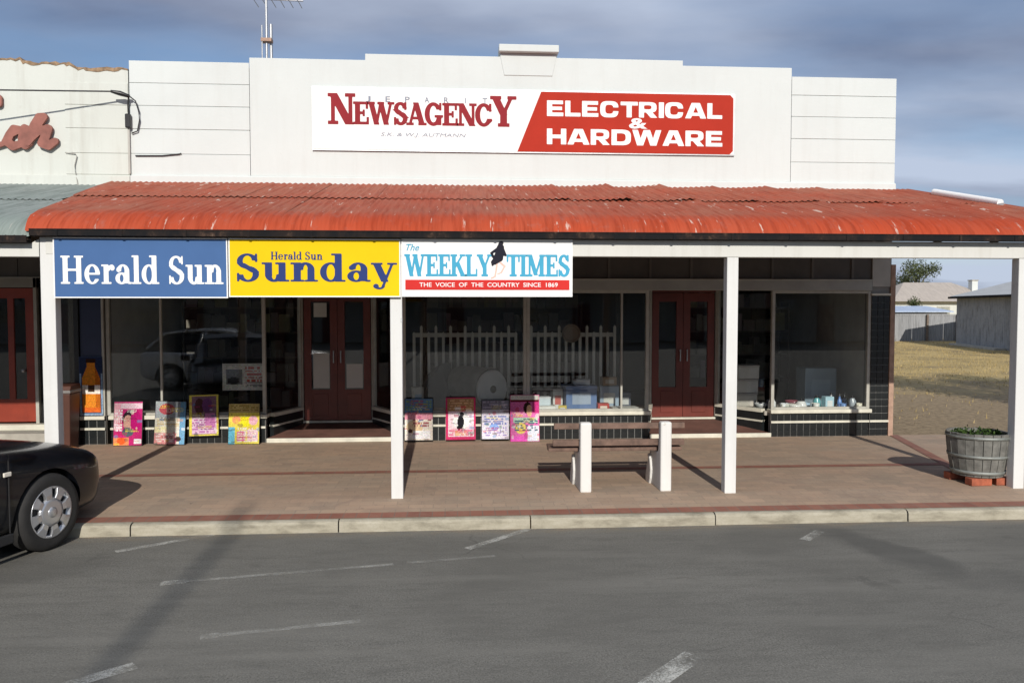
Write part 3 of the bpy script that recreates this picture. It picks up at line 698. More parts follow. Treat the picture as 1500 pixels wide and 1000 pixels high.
# ------------------------------------------------------------------ the red verandah
PROF = [(4.03, 3.685), (3.4, 3.535), (2.28, 3.262), (1.6, 3.098), (1.0, 2.952), (.86, 2.915), (.76, 2.873), (.68, 2.82), (.625, 2.765), (.595, 2.715)]
def prof(t0, t1):
    """profile points between two y values"""
    ys = [p[0] for p in PROF][::-1]; zs = [p[1] for p in PROF][::-1]
    q = sorted(set([t0, t1] + [p[0] for p in PROF if t0 < p[0] < t1])); return [(y, float(np.interp(y, ys, zs))) for y in q]
def corr_sheet(name, mat, parent, xa, xb, y0, y1, dz=0, lift=(0, 0), skew=None, pitch=.076, amp=.0085):
    P = prof(y0, y1); n = max(4, int((xb - xa) / pitch * 5)); vs = []; fs = []
    for i in range(n + 1):
        t = i / n
        for y, z in P:
            l = (xa if skew is None else skew(y)); x = l + (xb - l) * t
            vs.append((x, y, z + dz + amp * math.sin(2 * math.pi * x / pitch) + lift[0] * (1 - t) ** 3 + lift[1] * t ** 3 * min(1, max(0, (y - .9) * 2))))
    m = len(P)
    for i in range(n):
        for j in range(m - 1): fs.append((i * m + j, (i + 1) * m + j, (i + 1) * m + j + 1, i * m + j + 1))
    mb = MB().add(vs, fs, True); return build(mb, name, mat, parent)
ver = thing('verandah', 'bull-nosed red corrugated verandah on white square posts along the footpath', 'verandah', (1.0, .72, .14))
SK = lambda y: -3.99 + (y - .595) / 3.435 * (-.66)
sh = [-3.24 + .76 * i for i in range(14)]
corr_sheet('roof_sheet', M_RED, ver, -4.0, sh[0] + .03, .595, 2.30, 0, skew=SK); corr_sheet('roof_sheet', M_RED, ver, -4.6, sh[0] + .03, 2.22, 4.03, .012, skew=SK)
for i in range(13):
    b = sh[i + 1] + .03; big = i > 4
    for y0, y1, dz in ((.595, 2.30, 0), (2.22, 4.03, .012)):
        lf = random.uniform(.015, .06) if big and random.random() > .3 else random.uniform(.002, .008)
        corr_sheet('roof_sheet', M_RED, ver, sh[i], min(b, 6.50), y0, y1, dz + random.uniform(-.001, .002) + .0006 * (i % 2), (0, lf))
build(MB().prism_x([(.545, 2.665), (.545, 2.72), (.552, 2.722), (.555, 2.672), (.635, 2.672), (.638, 2.722), (.645, 2.72), (.645, 2.665)][::1], -3.93, 6.52), 'gutter', M_GUTTER, ver)
build(MB().tube([(-3.93, .548, 2.722), (6.52, .548, 2.722)], .007, 6), 'gutter_bead', M_GUTTER, ver)
for i in range(18): box('gutter_bracket', M_GUTTER, ver, -3.7 + i * .58, -3.675 + i * .58, .538, .5445, 2.66, 2.725)
box('beam', M_BEAM, ver, -3.84, 6.45, .655, .765, 2.50, 2.662, .005)
for (xa, xb) in ((-3.895, -3.765), (-.645, -.530), (2.68, 2.795), (5.72, 5.835)):
    box('post', M_POST, ver, xa, xb, .66, .77, .125, 2.499 if xa > -3 else 2.66, .006)
box('post_bracket', M_STEEL, ver, -.545, -.529, .655, .66, 1.86, 1.90)
for i in range(17):
    x = -3.6 + i * .61
    build(MB().prism_x([(.77, 2.66), (.77, 2.76), (3.99, 3.56), (3.99, 3.46)], x - .022, x + .022), 'rafter', M_DARKBOARD, ver)
for y in (1.2, 2.2, 3.2): z = float(np.interp(y, [.77, 3.99], [2.765, 3.565])); box('purlin', M_DARKBOARD, ver, -3.85, 6.45, y - .02, y + .02, z, z + .06)

# neighbour's verandah
nv = thing('green_verandah', 'weathered grey-green corrugated verandah roof joining the red one at its left end', 'verandah', (-6.5, .72, .14))
for i in range(5):
    b = -4.5 - .76 * i
    corr_sheet('roof_sheet', M_GREEN, nv, b - .79, b if i else b + .6, .595, 2.30, -.05 + .0006 * (i % 2), skew=None)
    corr_sheet('roof_sheet', M_GREEN, nv, b - .79, b if i else b + .0, 2.22, 4.03, -.038 + .0006 * (i % 2), skew=None)
build(MB().prism_x([(.555, 2.60), (.555, 2.665), (.565, 2.667), (.568, 2.61), (.635, 2.61), (.645, 2.66), (.645, 2.60)], -9, -3.96), 'gutter', M_GUTTER, nv)
box('beam', M_BEAM, nv, -9, -3.90, .658, .768, 2.475, 2.60, .005)
build(MB().prism_y([(-3.90, 2.49), (-3.90, 2.64), (-3.98, 2.597), (-3.98, 2.49)], .662, .76), 'beam_end', M_BEAM, nv)
box('post', M_POST, nv, -7.2, -7.08, .66, .77, .125, 2.474, .006)
for i in range(6):
    x = -4.1 - i * .61; build(MB().prism_x([(.77, 2.55), (.77, 2.65), (3.99, 3.5), (3.99, 3.4)], x - .022, x + .022), 'rafter', M_DARKBOARD, nv)

# ------------------------------------------------------------------ signs
def board_sign(name, label, x0, x1, z0, z1, y, mat, edge, cat='sign'):
    s = thing(name, label, cat, ((x0 + x1) / 2, y + .03, z0)); g = .011
    box('panel', mat, s, x0 + g, x1 - g, y, y + .025, z0 + g, z1 - g)
    for a in ((x0, x1, z0, z0 + g), (x0, x1, z1 - g, z1), (x0, x0 + g, z0 + g, z1 - g), (x1 - g, x1, z0 + g, z1 - g)):
        box('edge_trim', edge, s, a[0], a[1], y - .004, y + .024, a[2], a[3])
    return s
SY = .622
s1 = board_sign('newspaper_sign', 'blue sign reading Herald Sun in white, leftmost on the verandah beam', -3.755, -2.165, 2.09, 2.655, SY, S_BLUE, S_WHITE)
serif_line(s1, 'Herald Sun', S_WHITE, -3.695, -2.20, 2.222, .262, SY - .003, tight=.02)
s2 = board_sign('newspaper_sign', 'yellow sign reading Sunday in blue letters, between blue and white signs', -2.155, -.54, 2.10, 2.655, SY, S_YEL, S_WHITE)
serif_line(s2, 'Sunday', S_NAVY, -2.10, -.575, 2.248, .262, SY - .003, tight=.01)
serif_line(s2, 'Herald Sun', S_NAVY, -1.765, -1.275, 2.455, .075, SY - .003, .05, tight=.02)
s3 = board_sign('newspaper_sign', 'white sign reading Weekly Times in pale blue above a red banner', -.53, 1.125, 2.105, 2.66, SY, S_WHITE, S_WHITE)
serif_line(s3, 'WEEKLY', S_CYAN, -.50, .335, 2.305, .205, SY - .003, tight=.06, fat=.018); serif_line(s3, 'TIMES', S_CYAN, .475, 1.095, 2.305, .205, SY - .003, tight=.05, fat=.018)
box('banner', S_BRED, s3, -.495, 1.095, SY - .005, SY - .0005, 2.172, 2.268)
sans_line(s3, 'THE  VOICE  OF  THE  COUNTRY  SINCE  1869', S_WHITE, -.36, .98, 2.20, .042, SY - .007, .01)
sans_line(s3, 'The', S_CYAN, -.485, -.36, 2.545, .065, SY - .003, .01, .35)
# the striding figure between the two words
fg = [g_cap(.40, 2.60, .405, 2.615, .017), g_cap(.40, 2.575, .385, 2.47, .026, .034), g_cap(.385, 2.47, .355, 2.435, .034, .024), g_cap(.38, 2.56, .335, 2.52, .013, .01), g_cap(.335, 2.52, .35, 2.48, .009), g_cap(.41, 2.57, .435, 2.50, .013, .01), g_cap(.345, 2.44, .343, 2.405, .012, .007)]
vs, fs = field_mesh(fg, .28, .5, 2.38, 2.65, .006); build(MB().add([(.395 + (x - .38) * 1.35, SY - .004, 2.645 + (z - 2.635) * 1.03) for x, z in vs], fs), 'figure', S_DARK, s3)
fg = [g_cap(.375, 2.43, .37, 2.37, .007), g_cap(.37, 2.37, .36, 2.30, .006), g_cap(.36, 2.30, .335, 2.285, .006), g_cap(.395, 2.44, .43, 2.40, .008), g_cap(.43, 2.40, .405, 2.34, .006), g_cap(.405, 2.34, .38, 2.325, .005)]
vs, fs = field_mesh(fg, .28, .5, 2.26, 2.47, .004); build(MB().add([(.395 + (x - .38) * 1.35, SY - .0035, z) for x, z in vs], fs), 'figure_legs', S_SKIN, s3)

RY = FY - .042
rs = thing('shop_sign', 'wide white and red sign reading Newsagency, Electrical and Hardware on the parapet', 'sign', (1.0, FY - .03, 4.14))
box('panel', S_WHITE, rs, -1.94, 3.90, RY, RY + .028, 4.15, 4.985, .008)
box('edge_trim', M_STEEL, rs, -1.955, 3.915, RY + .006, RY + .0275, 4.138, 4.997)
c = .05
build(MB().add([(x, RY - .003, z) for x, z in ((.84, 4.155), (3.84, 4.155), (3.885, 4.20), (3.885, 4.93), (3.84, 4.978), (1.17, 4.978))], [(0, 1, 2, 3, 4, 5)]), 'red_field', S_RED, rs)
txt = 'NEWSAGENCY'
serif_line(rs, 'NEWSAGENCY', S_CRIM, -1.74, .80, 4.50, .292, RY - .003, .022, {0: 1.36, 9: 1.36}, .08, 0, .028)
for i, ch in enumerate('JEPARIT'): sans_line(rs, ch, S_GREY, -1.23 + i * .265 + (.022 if ch == 'I' else 0), -1.165 + i * .265 - (.03 if ch == 'I' else 0), 4.80, .075, RY - .004, .012, 0, 'letter')
sans_line(rs, 'S.K. & W.J. AUTMANN', S_GREY, -1.03, .13, 4.325, .062, RY - .004, 0, .2)
sans_letters(rs, 'ELECTRICAL', S_WHITE, 1.25, 3.73, 4.645, .215, RY - .006)
sans_letters(rs, 'HARDWARE', S_WHITE, 1.25, 3.74, 4.26, .215, RY - .006)
sans_line(rs, '&', S_WHITE, 2.40, 2.66, 4.49, .145, RY - .008, .03, 0, 'letter')
# raised script letters on the neighbour's wall
script = thing('script_lettering', 'faded maroon raised script letters on the cream neighbouring parapet', 'lettering', (-5.7, FY, 4.0))
def ch_chain(pts, r): return [g_cap(*a, *b, ra, rb) for (a, ra), (b, rb) in zip(list(zip(pts, r))[:-1], list(zip(pts, r))[1:])]
def raised(prims, x0, x1, z0, z1, dy=0):
    vs, fs = field_mesh(prims, x0, x1, z0, z1, .012); mb = MB().add([(x, FY - .03 - dy, z) for x, z in vs], fs); o = build(mb, 'letter', S_SCRIPT, script)
    so = o.modifiers.new('solid', 'SOLIDIFY'); so.thickness = .04; so.offset = -1 if True else 1
A_ = ch_chain([(-6.12, 4.14), (-6.0, 4.17), (-5.93, 4.30), (-5.86, 4.37), (-5.78, 4.36), (-5.90, 4.30), (-5.95, 4.20), (-5.88, 4.14), (-5.78, 4.17), (-5.70, 4.27), (-5.66, 4.37)], [.04, .03, .035, .05, .045, .045, .055, .055, .045, .045, .04]) + ch_chain([(-5.72, 4.38), (-5.76, 4.24), (-5.72, 4.15), (-5.66, 4.18)], [.05, .05, .05, .035])
raised(A_, -6.25, -5.55, 4.02, 4.5)
H_ = ch_chain([(-5.68, 4.18), (-5.60, 4.28), (-5.52, 4.44), (-5.47, 4.53), (-5.53, 4.53), (-5.60, 4.42), (-5.66, 4.25)], [.04, .04, .04, .05, .045, .045, .045]) + ch_chain([(-5.60, 4.27), (-5.50, 4.36), (-5.42, 4.37), (-5.45, 4.27), (-5.50, 4.18), (-5.42, 4.15), (-5.33, 4.21), (-5.30, 4.235)], [.04, .04, .06, .06, .055, .055, .045, .012])
raised(H_, -5.8, -5.2, 4.02, 4.65, .012)
raised([g_cap(-6.15, 4.70, -6.06, 4.76, .05, .06), g_cap(-6.06, 4.76, -6.05, 4.70, .06, .05)], -6.3, -5.9, 4.55, 4.9)

# ------------------------------------------------------------------ printed sheets (posters): colours painted per face
def printed(name, parent, w, h, fn, nx=44, nz=62, y=-.004, x0=None, z0=0.0):
    x0 = -w / 2 if x0 is None else x0
    vs = [(x0 + w * i / nx, y, z0 + h * j / nz) for j in range(nz + 1) for i in range(nx + 1)]
    fs = [(j * (nx + 1) + i, j * (nx + 1) + i + 1, (j + 1) * (nx + 1) + i + 1, (j + 1) * (nx + 1) + i) for j in range(nz) for i in range(nx)]
    me = MB().add(vs, fs).mesh(name, M_PRINT); at = me.color_attributes.new('Col', 'FLOAT_COLOR', 'CORNER'); data = np.zeros((len(fs) * 4, 4), dtype=np.float32)
    for k in range(len(fs)):
        j, i = divmod(k, nx); c = fn((i + .5) / nx, (j + .5) / nz); g = random.uniform(.72, 1.12); c = tuple(min(.85, q * g * random.uniform(.9, 1.1)) for q in c); data[k * 4:k * 4 + 4] = (*c, 1)
    at.data.foreach_set('color', data.ravel()); return link(name, me, parent)
def hx(s): return tuple((int(s[i:i + 2], 16) / 255) ** 2.2 for i in (0, 2, 4))
def layers(base, *ops):
    def f(u, v):
        c = base
        for o in ops:
            r = o(u, v)
            if r is not None: c = r
        return c
    return f
def rect(u0, v0, u1, v1, col): c = hx(col); return lambda u, v: c if u0 <= u <= u1 and v0 <= v <= v1 else None
def ell(cu, cv, ru, rv, col): c = hx(col); return lambda u, v: c if ((u - cu) / ru) ** 2 + ((v - cv) / rv) ** 2 < 1 else None
def textrows(u0, v0, u1, v1, col, n, seed):
    c = hx(col); rr = random.Random(seed); bits = [[rr.random() > .32 for _ in range(40)] for _ in range(n)]
    def f(u, v):
        if not (u0 <= u <= u1 and v0 <= v <= v1): return None
        r = (v - v0) / (v1 - v0) * n; k = int(r) % n
        if r - int(r) < .4: return None
        return c if bits[k][int((u - u0) / (u1 - u0) * 16)] else None
    return f
PG = 'magazine posters leaning along the shopfront'
def busy(fn, seed):
    rr = random.Random(seed * 17 + 3); ops = []; pal = ['f4ecd8', 'd0344c', '303848', 'e8b83a', '5a88b8', 'c8a088', '7a5a4c', 'f0f0f0', 'a83a6c', '58786a']
    for i in range(16):
        cu, cv = rr.random(), rr.random() * .8; a = rr.uniform(.03, .11); b = a * rr.uniform(.4, 1.1); cl = rr.choice(pal)
        ops.append(ell(cu, cv, a * .8, b * .7, cl) if rr.random() < .45 else rect(cu - a, cv - b * .35, cu + a, cv + b * .35, cl))
    for i in range(5): u = rr.uniform(.02, .5); v = rr.uniform(.05, .85); ops.append(textrows(u, v, min(.98, u + rr.uniform(.25, .5)), v + rr.uniform(.06, .12), rr.choice(['f8f4ec', '282430', 'f0e040', 'c02840']), 3, seed * 9 + i))
    def f(u, v):
        c = fn(u, v)
        for o in ops:
            r = o(u, v)
            if r is not None: c = tuple(.45 * a + .55 * b for a, b in zip(c, r))
        sh = .82 + .3 * math.sin(u * 2.6 + seed) * math.sin(v * 3.1 + seed * 2); return tuple(q * sh for q in c)
    return f
POSTERS = [0]
def poster(label, x0, x1, z0, z1, fn, back='202020', y=3.93, tilt=0):
    POSTERS[0] += 1; fn = busy(fn, POSTERS[0])
    w = x1 - x0; h = z1 - z0; p = thing('magazine_poster', label, 'poster', ((x0 + x1) / 2, y - .03, z0), PG, True); p.rotation_euler = (R(-7), R(tilt), 0)
    build(MB().box(-w / 2, w / 2, 0, .012, 0, h), 'board', paint('poster_board_' + back, hx(back), .6, .1), p)
    printed('print', p, w - .012, h - .012, fn, z0=.006, y=-.003)
poster('magenta poster with dark-haired face, nearest the brown bin', -4.62, -4.24, .145, .74, layers(hx('c02a70'), rect(0, .84, 1, .97, 'e8c8d4'), rect(0, .35, .22, .95, 'e9a9b8'), textrows(.02, .3, .3, .82, 'f4e6ea', 8, 1), ell(.60, .60, .30, .22, '2a1c26'), ell(.50, .52, .17, .17, 'c99a8a'), ell(.78, .55, .2, .26, 'b8126e'), ell(.5, .3, .2, .1, '556068'), rect(0, .0, .55, .17, 'e08a5a'), ell(.28, .1, .16, .08, 'd85a2a'), rect(.72, .03, .98, .15, 'e8e8ec')), y=3.90)
poster('cream and pale blue poster with red blob at top, second from left', -4.10, -3.69, .15, .735, layers(hx('d8d4c4'), rect(0, .62, 1, 1, '9aa0a4'), ell(.38, .82, .26, .13, 'b05058'), rect(.82, 0, 1, 1, '6f9fc0'), textrows(.06, .4, .8, .6, 'c9b48a', 5, 2), rect(.0, .0, .72, .26, 'e89a96'), textrows(.05, .03, .7, .24, 'f4e0da', 4, 3), ell(.78, .12, .1, .06, '40302c'), rect(0, .28, .4, .4, 'f0e4b4')), tilt=1.5)
poster('yellow-edged purple and pink poster hung a little above the pavement', -3.64, -3.24, .255, .82, layers(hx('e8d860'), rect(.08, .04, .94, .97, '8a6a7c'), ell(.35, .72, .16, .2, '5c3a3c'), ell(.62, .74, .18, .18, '7a4a80'), rect(.08, .05, .94, .45, 'e8c4dc'), rect(.55, .2, .88, .55, 'd888c0'), textrows(.1, .06, .9, .4, 'b86aa8', 6, 4)), y=3.96, tilt=-1.5)
poster('yellow puzzle-page poster with pink and blue squares beside the entry', -3.11, -2.69, .145, .70, layers(hx('e6d45a'), rect(0, .78, 1, 1, 'b8a468'), textrows(.05, .8, .95, .97, '8c7a40', 3, 5), rect(0, 0, .2, .42, '70c4e0'), ell(.55, .56, .22, .13, 'e8e020'), ell(.25, .6, .14, .1, 'e89a6a'), ell(.8, .58, .15, .12, 'e8b4c0'), rect(.28, .06, .55, .3, 'e07aa0'), rect(.62, .05, .95, .36, 'e8c0d0'), textrows(.3, .02, .95, .4, 'f0e8d0', 6, 6)), y=3.91)
poster('blue-topped poster with cream picture, right beside the second post', -.73, -.335, .165, .745, layers(hx('e8ddd0'), rect(0, .66, 1, 1, '5f7fa0'), textrows(.05, .7, .95, .95, '8aa860', 4, 7), rect(0, .5, 1, .66, 'd890a0'), ell(.35, .32, .3, .16, 'e4c8a0'), textrows(.3, .3, .95, .5, 'a06060', 3, 8), ell(.2, .22, .08, .05, '5a4038'), rect(.3, .03, .9, .22, 'f2f0f0')))
poster('pink-bordered poster with small black standing figure', -.16, .255, .17, .755, layers(hx('d83a70'), rect(.06, .06, .95, .97, 'f0d4dc'), rect(.04, .68, .96, .98, 'a8805c'), textrows(.08, .7, .92, .95, 'd0a880', 4, 9), ell(.52, .45, .3, .2, 'eae8e6'), ell(.5, .42, .11, .17, '1c1c20'), ell(.54, .6, .07, .06, '2a2a2c'), ell(.44, .28, .07, .05, '1c1c20'), textrows(.1, .08, .92, .22, 'e05080', 3, 10)), 'b02048')
poster('lavender-grey poster covered in blue lettering', .335, .725, .17, .715, layers(hx('d8d4e0'), rect(0, .76, 1, 1, '8a8898'), textrows(.04, .78, .96, .98, 'b8b4c8', 3, 11), textrows(.1, .35, .9, .6, '6a78b8', 4, 12), ell(.45, .3, .18, .09, '8aa8e0'), textrows(.08, .06, .92, .3, '9a8ac0', 4, 13)))
poster('hot-pink poster with white header strip and small pictures, rightmost', .735, 1.14, .145, .79, layers(hx('e070b0'), rect(0, .91, 1, 1, 'ccccc4'), rect(0, .86, 1, .91, '6a2030'), ell(.6, .72, .14, .13, '3a2420'), ell(.66, .66, .1, .13, 'e0b090'), rect(.78, .62, 1, .86, 'c83a80'), rect(.1, .4, .95, .52, 'b8d8c0'), ell(.35, .28, .2, .12, 'e8d070'), rect(.6, 0, 1, .34, 'd8dce8'), textrows(.08, .2, .95, .45, '506878', 5, 14), rect(0, 0, .55, .12, 'e860c0')), 'c02878', y=3.87)
bp = thing('drink_poster', 'upright poster of an orange drink bottle on the blue panel behind the bin', 'poster', (-4.94, FY - .02, .54), None, True)
build(MB().box(-.155, .155, 0, .015, 0, .80), 'board', paint('poster_board_blue', (.05, .08, .17), .5, .1), bp)
def bottle_fn(u, v):
    base = hx('2a3450') if v > .72 else hx('8aa0b8') if (u < .06 or u > .94 or v < .04) else hx('33405c')
    half = .40 if v < .62 else .40 - (v - .62) / .22 * .22 if v < .84 else .18 if v < .90 else .20
    if v > .965 or v < .05: return base
    if abs(u - .5) < half:
        if v > .90: return hx('3a2418')
        if .36 < v < .52: return hx('e8e0d4') if abs(u - .5) > .14 or v < .4 else hx('503c30')
        if v < .14: return hx('d8682a')
        return hx('d8842a') if (u - .5) < .18 else hx('b8641c')
    return base
printed('print', bp, .30, .79, bottle_fn, 28, 60, -.003, z0=.005)
no_ = thing('window_notice', 'white printed notice taped inside the left shop window', 'notice', (-2.94, FY + .075, .86), None, True)
build(MB().box(-.29, .29, 0, .003, 0, .37), 'sheet', paint('paper', (.55, .54, .50), .8, .05), no_)
printed('print', no_, .56, .35, layers(hx('b8b8b2'), rect(.06, .2, .46, .82, '6a6e70'), ell(.25, .35, .16, .14, '2e2e30'), textrows(.55, .25, .95, .9, 'a05048', 5, 21), textrows(.55, .05, .95, .3, '808080', 3, 22)), 28, 20, -.002, z0=.01)
for lab, x, z, w, h in (('small white notice at the top of the left entry door', -2.03, 1.86, .19, .21), ('grey paper sheet low on the left leaf of left door', -2.02, .80, .24, .52), ('grey paper sheet low on the right leaf of left door', -1.53, .80, .24, .36)):
    tag(build(MB().box(x - w / 2, x + w / 2, 4.909, 4.913, z, z + h), 'door_notice', paint('paper', (.55, .54, .50), .8, .05)), lab, 'notice', 'papers on the doors')

# ------------------------------------------------------------------ bench on the pavement, its back to the road
bench = thing('park_bench', 'bench with two white concrete ends and weathered brown slats', 'bench', (1.7, .95, .14))
for xa in (1.235, 2.055):
    prof_e = [(.78, .13), (.78, .845), (.875, .845), (.89, .56), (.92, .525), (1.28, .515), (1.30, .48), (1.24, .44), (1.22, .40), (1.24, .34), (1.29, .27), (1.32, .20), (1.32, .13)]
    build(MB().prism_x(prof_e, xa, xa + .115), 'end_support', M_CONC_W, bench, None, .018)
for xa in (1.235, 2.055):
    build(MB().prism_x([(1.16, .13), (1.12, .20), (1.10, .30), (1.13, .40), (1.19, .46), (1.24, .44), (1.22, .40), (1.245, .34), (1.29, .27), (1.318, .20), (1.318, .13)], xa - .028, xa + .05), 'rear_foot', M_CONC_W, bench, None, .012)
def slat(y0, y1, z0, z1, x0=.98, x1=2.33): build(MB().box(x0, x1, y0, y1, z0, z1), 'slat', M_SLAT, bench, None, .006)
slat(.877, .915, .765, .825); slat(.892, .925, .590, .655, .97)
for i in range(3): slat(.945 + i * .125, 1.055 + i * .125, .527 - i * .004, .562 - i * .004, .93 + .01 * i, 2.32 - .01 * i)

# ------------------------------------------------------------------ half-barrel planter on bricks
pl = thing('barrel_planter', 'half wine barrel planter with low green plants, standing on red bricks', 'planter', (5.56, 1.0, .14), None, True)
NS = 22; H0, H1 = .085, .54
def rad(z): t = (z - H0) / (H1 - H0); return .245 + .062 * t - .0 + .012 * math.sin(t * math.pi)
for k in range(NS):
    a0 = 2 * math.pi * (k + .04) / NS; a1 = 2 * math.pi * (k + .96) / NS; vs = []; dr_ = random.uniform(-.003, .003); hz = random.uniform(-.006, .004)
    zs = [H0 + (H1 + hz - H0) * i / 4 for i in range(5)]
    for z in zs:
        r = rad(z) + dr_
        for rr, a in ((r, a0), (r, a1), (r - .026, a1), (r - .026, a0)): vs.append((rr * math.cos(a), rr * math.sin(a), z))
    fs = [(0, 3, 2, 1), (16, 17, 18, 19)] + [(i * 4 + j, i * 4 + (j + 1) % 4, (i + 1) * 4 + (j + 1) % 4, (i + 1) * 4 + j) for i in range(4) for j in range(4)]
    build(MB().add(vs, fs), 'stave', M_STAVE, pl)
for z, w in ((.13, .035), (.30, .03), (.50, .03)):
    build(MB().lathe([(rad(z) + .004, z - w / 2), (rad(z) + .0075, z - w / 2), (rad(z + w / 2) + .0075, z + w / 2), (rad(z + w / 2) + .004, z + w / 2)], 36), 'hoop', M_HOOP, pl)
build(MB().lathe([(.0, .5), (.15, .51), (.30, .49)], 20), 'soil', M_SOIL, pl)
mb = MB()
for i in range(700):
    a = random.uniform(0, 6.283); r = .28 * math.sqrt(random.random()); z = .475 + random.random() * (.06 + .045 * math.sin(a * 3 + 1)) * (1 - (r / .31) ** 3)
    p = Vector((r * math.cos(a), r * math.sin(a), z)); d = Vector((random.gauss(0, 1), random.gauss(0, 1), random.gauss(.6, .5))).normalized(); s = d.cross(Vector((random.gauss(0, 1), random.gauss(0, 1), random.gauss(0, 1)))).normalized(); L = random.uniform(.025, .05)
    mb.add([p, p + d * L * .5 + s * L * .28, p + d * L, p + d * L * .5 - s * L * .28], [(0, 1, 2, 3)])
build(mb, 'foliage', M_LEAF2, pl)['kind'] = 'stuff'
for (bx, by, a) in ((-.10, -.17, .06), (.19, -.16, -.05), (-.13, .15, .02), (.15, .16, 0)):
    b = tag(link('support_brick', MB().box(-.115, .115, -.055, .055, 0, .076).mesh('brick', M_BRICKR), None, (5.56 + bx, 1.0 + by, .142), .006), {(-.10): 'red brick under the front left of the barrel planter', .19: 'red brick under the front right of the barrel planter', -.13: 'red brick under the back left of the barrel planter', .15: 'red brick under the back right of the barrel planter'}[bx], 'brick', 'bricks under the planter'); b.rotation_euler.z = a

# ------------------------------------------------------------------ brown bin by the left post
bn = thing('rubbish_bin', 'brown plastic rubbish bin standing between left post and drink poster', 'bin', (-5.17, 3.72, .14), None, True, 0)
bn.scale = (.86, .86, .98)
build(MB().add([(-.14, -.14, 0), (.14, -.14, 0), (.14, .14, 0), (-.14, .14, 0), (-.17, -.17, .76), (.17, -.17, .76), (.17, .17, .76), (-.17, .17, .76)], [(0, 3, 2, 1), (0, 1, 5, 4), (1, 2, 6, 5), (2, 3, 7, 6), (3, 0, 4, 7), (4, 5, 6, 7)]), 'body', M_BIN, bn, None, .015)
build(MB().box(-.185, .185, -.19, .185, .762, .80), 'rim', paint('bin_rim', (.20, .19, .18), .5), bn, None, .01)
build(MB().prism_x([(-.185, .80), (-.15, .86), (.15, .88), (.185, .80)], -.18, .18), 'lid', M_BIN, bn, None, .012)

# ------------------------------------------------------------------ goods in the windows
plat = lambda x0, x1, y1: struct(build(MB().box(x0, x1, FY + .10, y1, .44, .50), 'display_floor', M_PLAT))
for a in ((-4.6, -2.75, 4.9), (-.62, 2.6, 5.3), (4.45, 5.95, 5.0)): plat(*a)
for (x0, x1, n, lab) in ((-.68, .93, 15, 'white picket panel behind the window left of the mullion'), (1.02, 2.48, 14, 'white picket panel behind the window right of the mullion')):
    pf = thing('picket_panel', lab, 'picket fence', ((x0 + x1) / 2, 5.2, .50), 'picket panels in the window'); m = paint('picket_white', (.50, .50, .45), .6, .08)
    box('rail', m, pf, x0, x1, 5.22, 5.25, 1.545, 1.61); box('rail', m, pf, x0, x1, 5.22, 5.25, .70, .76)
    for i in range(n):
        x = x0 + .02 + (x1 - x0 - .04) * i / (n - 1); h = 1.70 if i % 2 else 1.60
        build(MB().prism_y([(x - .021, .502), (x + .021, .502), (x + .021, h), (x, h + .03), (x - .021, h)], 5.195, 5.219), 'picket', m, pf)
dm = thing('drum_roll', 'grey roll lying on its side with pale round end in window', 'roll', (.25, 4.75, .50), None, True)
build(MB().lathe([(.30, -.35), (.315, -.3), (.30, -.1), (.315, .1), (.30, .3), (.30, .38)], 28, ax='y'), 'body', paint('grey_drum', (.19, .19, .175), .7, .2, 6), dm)
build(MB().lathe([(.001, -.02), (.26, -.02), (.285, 0), (.285, .02)], 28, ax='y'), 'end_disc', paint('pale_disc', (.46, .47, .46), .5), dm, (0, -.37, 0)); build(MB().lathe([(.001, -.03), (.055, -.03), (.055, 0)], 14, ax='y'), 'hub', M_BLACK, dm, (0, -.37, 0)); dm.rotation_euler.z = R(38); dm.location = (.28, 4.72, .815)
tent = thing('dark_tarp', 'dark folded tarp heaped in the window beside the grey roll', 'tarp', (-.25, 4.9, .50), None, True)
build(MB().add([(-.42, -.2, 0), (.2, -.24, 0), (.25, .2, 0), (-.4, .22, 0), (-.3, -.05, .28), (-.02, -.06, .66), (.16, .04, .70), (-.2, .1, .5)], [(0, 1, 5, 4), (1, 2, 6, 5), (2, 3, 7, 6), (3, 0, 4, 7), (4, 5, 7), (5, 6, 7)]), 'cloth', paint('dark_tarp', (.06, .065, .07), .5, .2), tent, None, .03)
def crate(name, label, cat, x, y, z, w, d, h, col, rz=0, lid=None, group=None, band=None):
    t = thing(name, label, cat, (x, y, z), group, True, R(rz)); m = paint('goods_%02x%02x%02x' % tuple(int(c * 255) for c in col), col, .5, .1)
    build(MB().box(-w / 2, w / 2, -d / 2, d / 2, 0, h * (.86 if lid else 1)), 'carton', m, t, None, .006)
    if lid: build(MB().box(-w / 2 - .006, w / 2 + .006, -d / 2 - .006, d / 2 + .006, h * .86 + .001, h), 'lid', paint('goods_%02x%02x%02x' % tuple(int(c * 255) for c in lid), lid, .5, .1), t, None, .005)
    if band: build(MB().box(-w * .3, w * .3, -d / 2 - .003, -d / 2 - .0005, h * .25, h * .7), 'print_label', paint('goods_%02x%02x%02x' % tuple(int(c * 255) for c in band), band, .5, .1), t)
WG = 'goods in the middle window'; RG = 'goods in the right window'
crate('storage_tub', 'large blue storage tub in the middle window', 'tub', 1.80, 4.55, .50, .46, .34, .36, (.10, .17, .33), 4, (.13, .2, .38), WG, (.3, .36, .45))
crate('carton', 'red carton beside the blue tub', 'carton', 2.12, 4.35, .50, .17, .14, .11, (.42, .05, .04), 0, None, WG, (.7, .6, .5))
crate('carton', 'grey-blue carton behind the red one', 'carton', 2.26, 4.62, .50, .28, .2, .34, (.28, .36, .44), -6, None, WG, (.55, .55, .5))
crate('white_tray', 'flat white tray at right end of the middle window', 'tray', 2.42, 4.30, .50, .38, .2, .06, (.62, .61, .56), 5, (.5, .5, .46), WG)
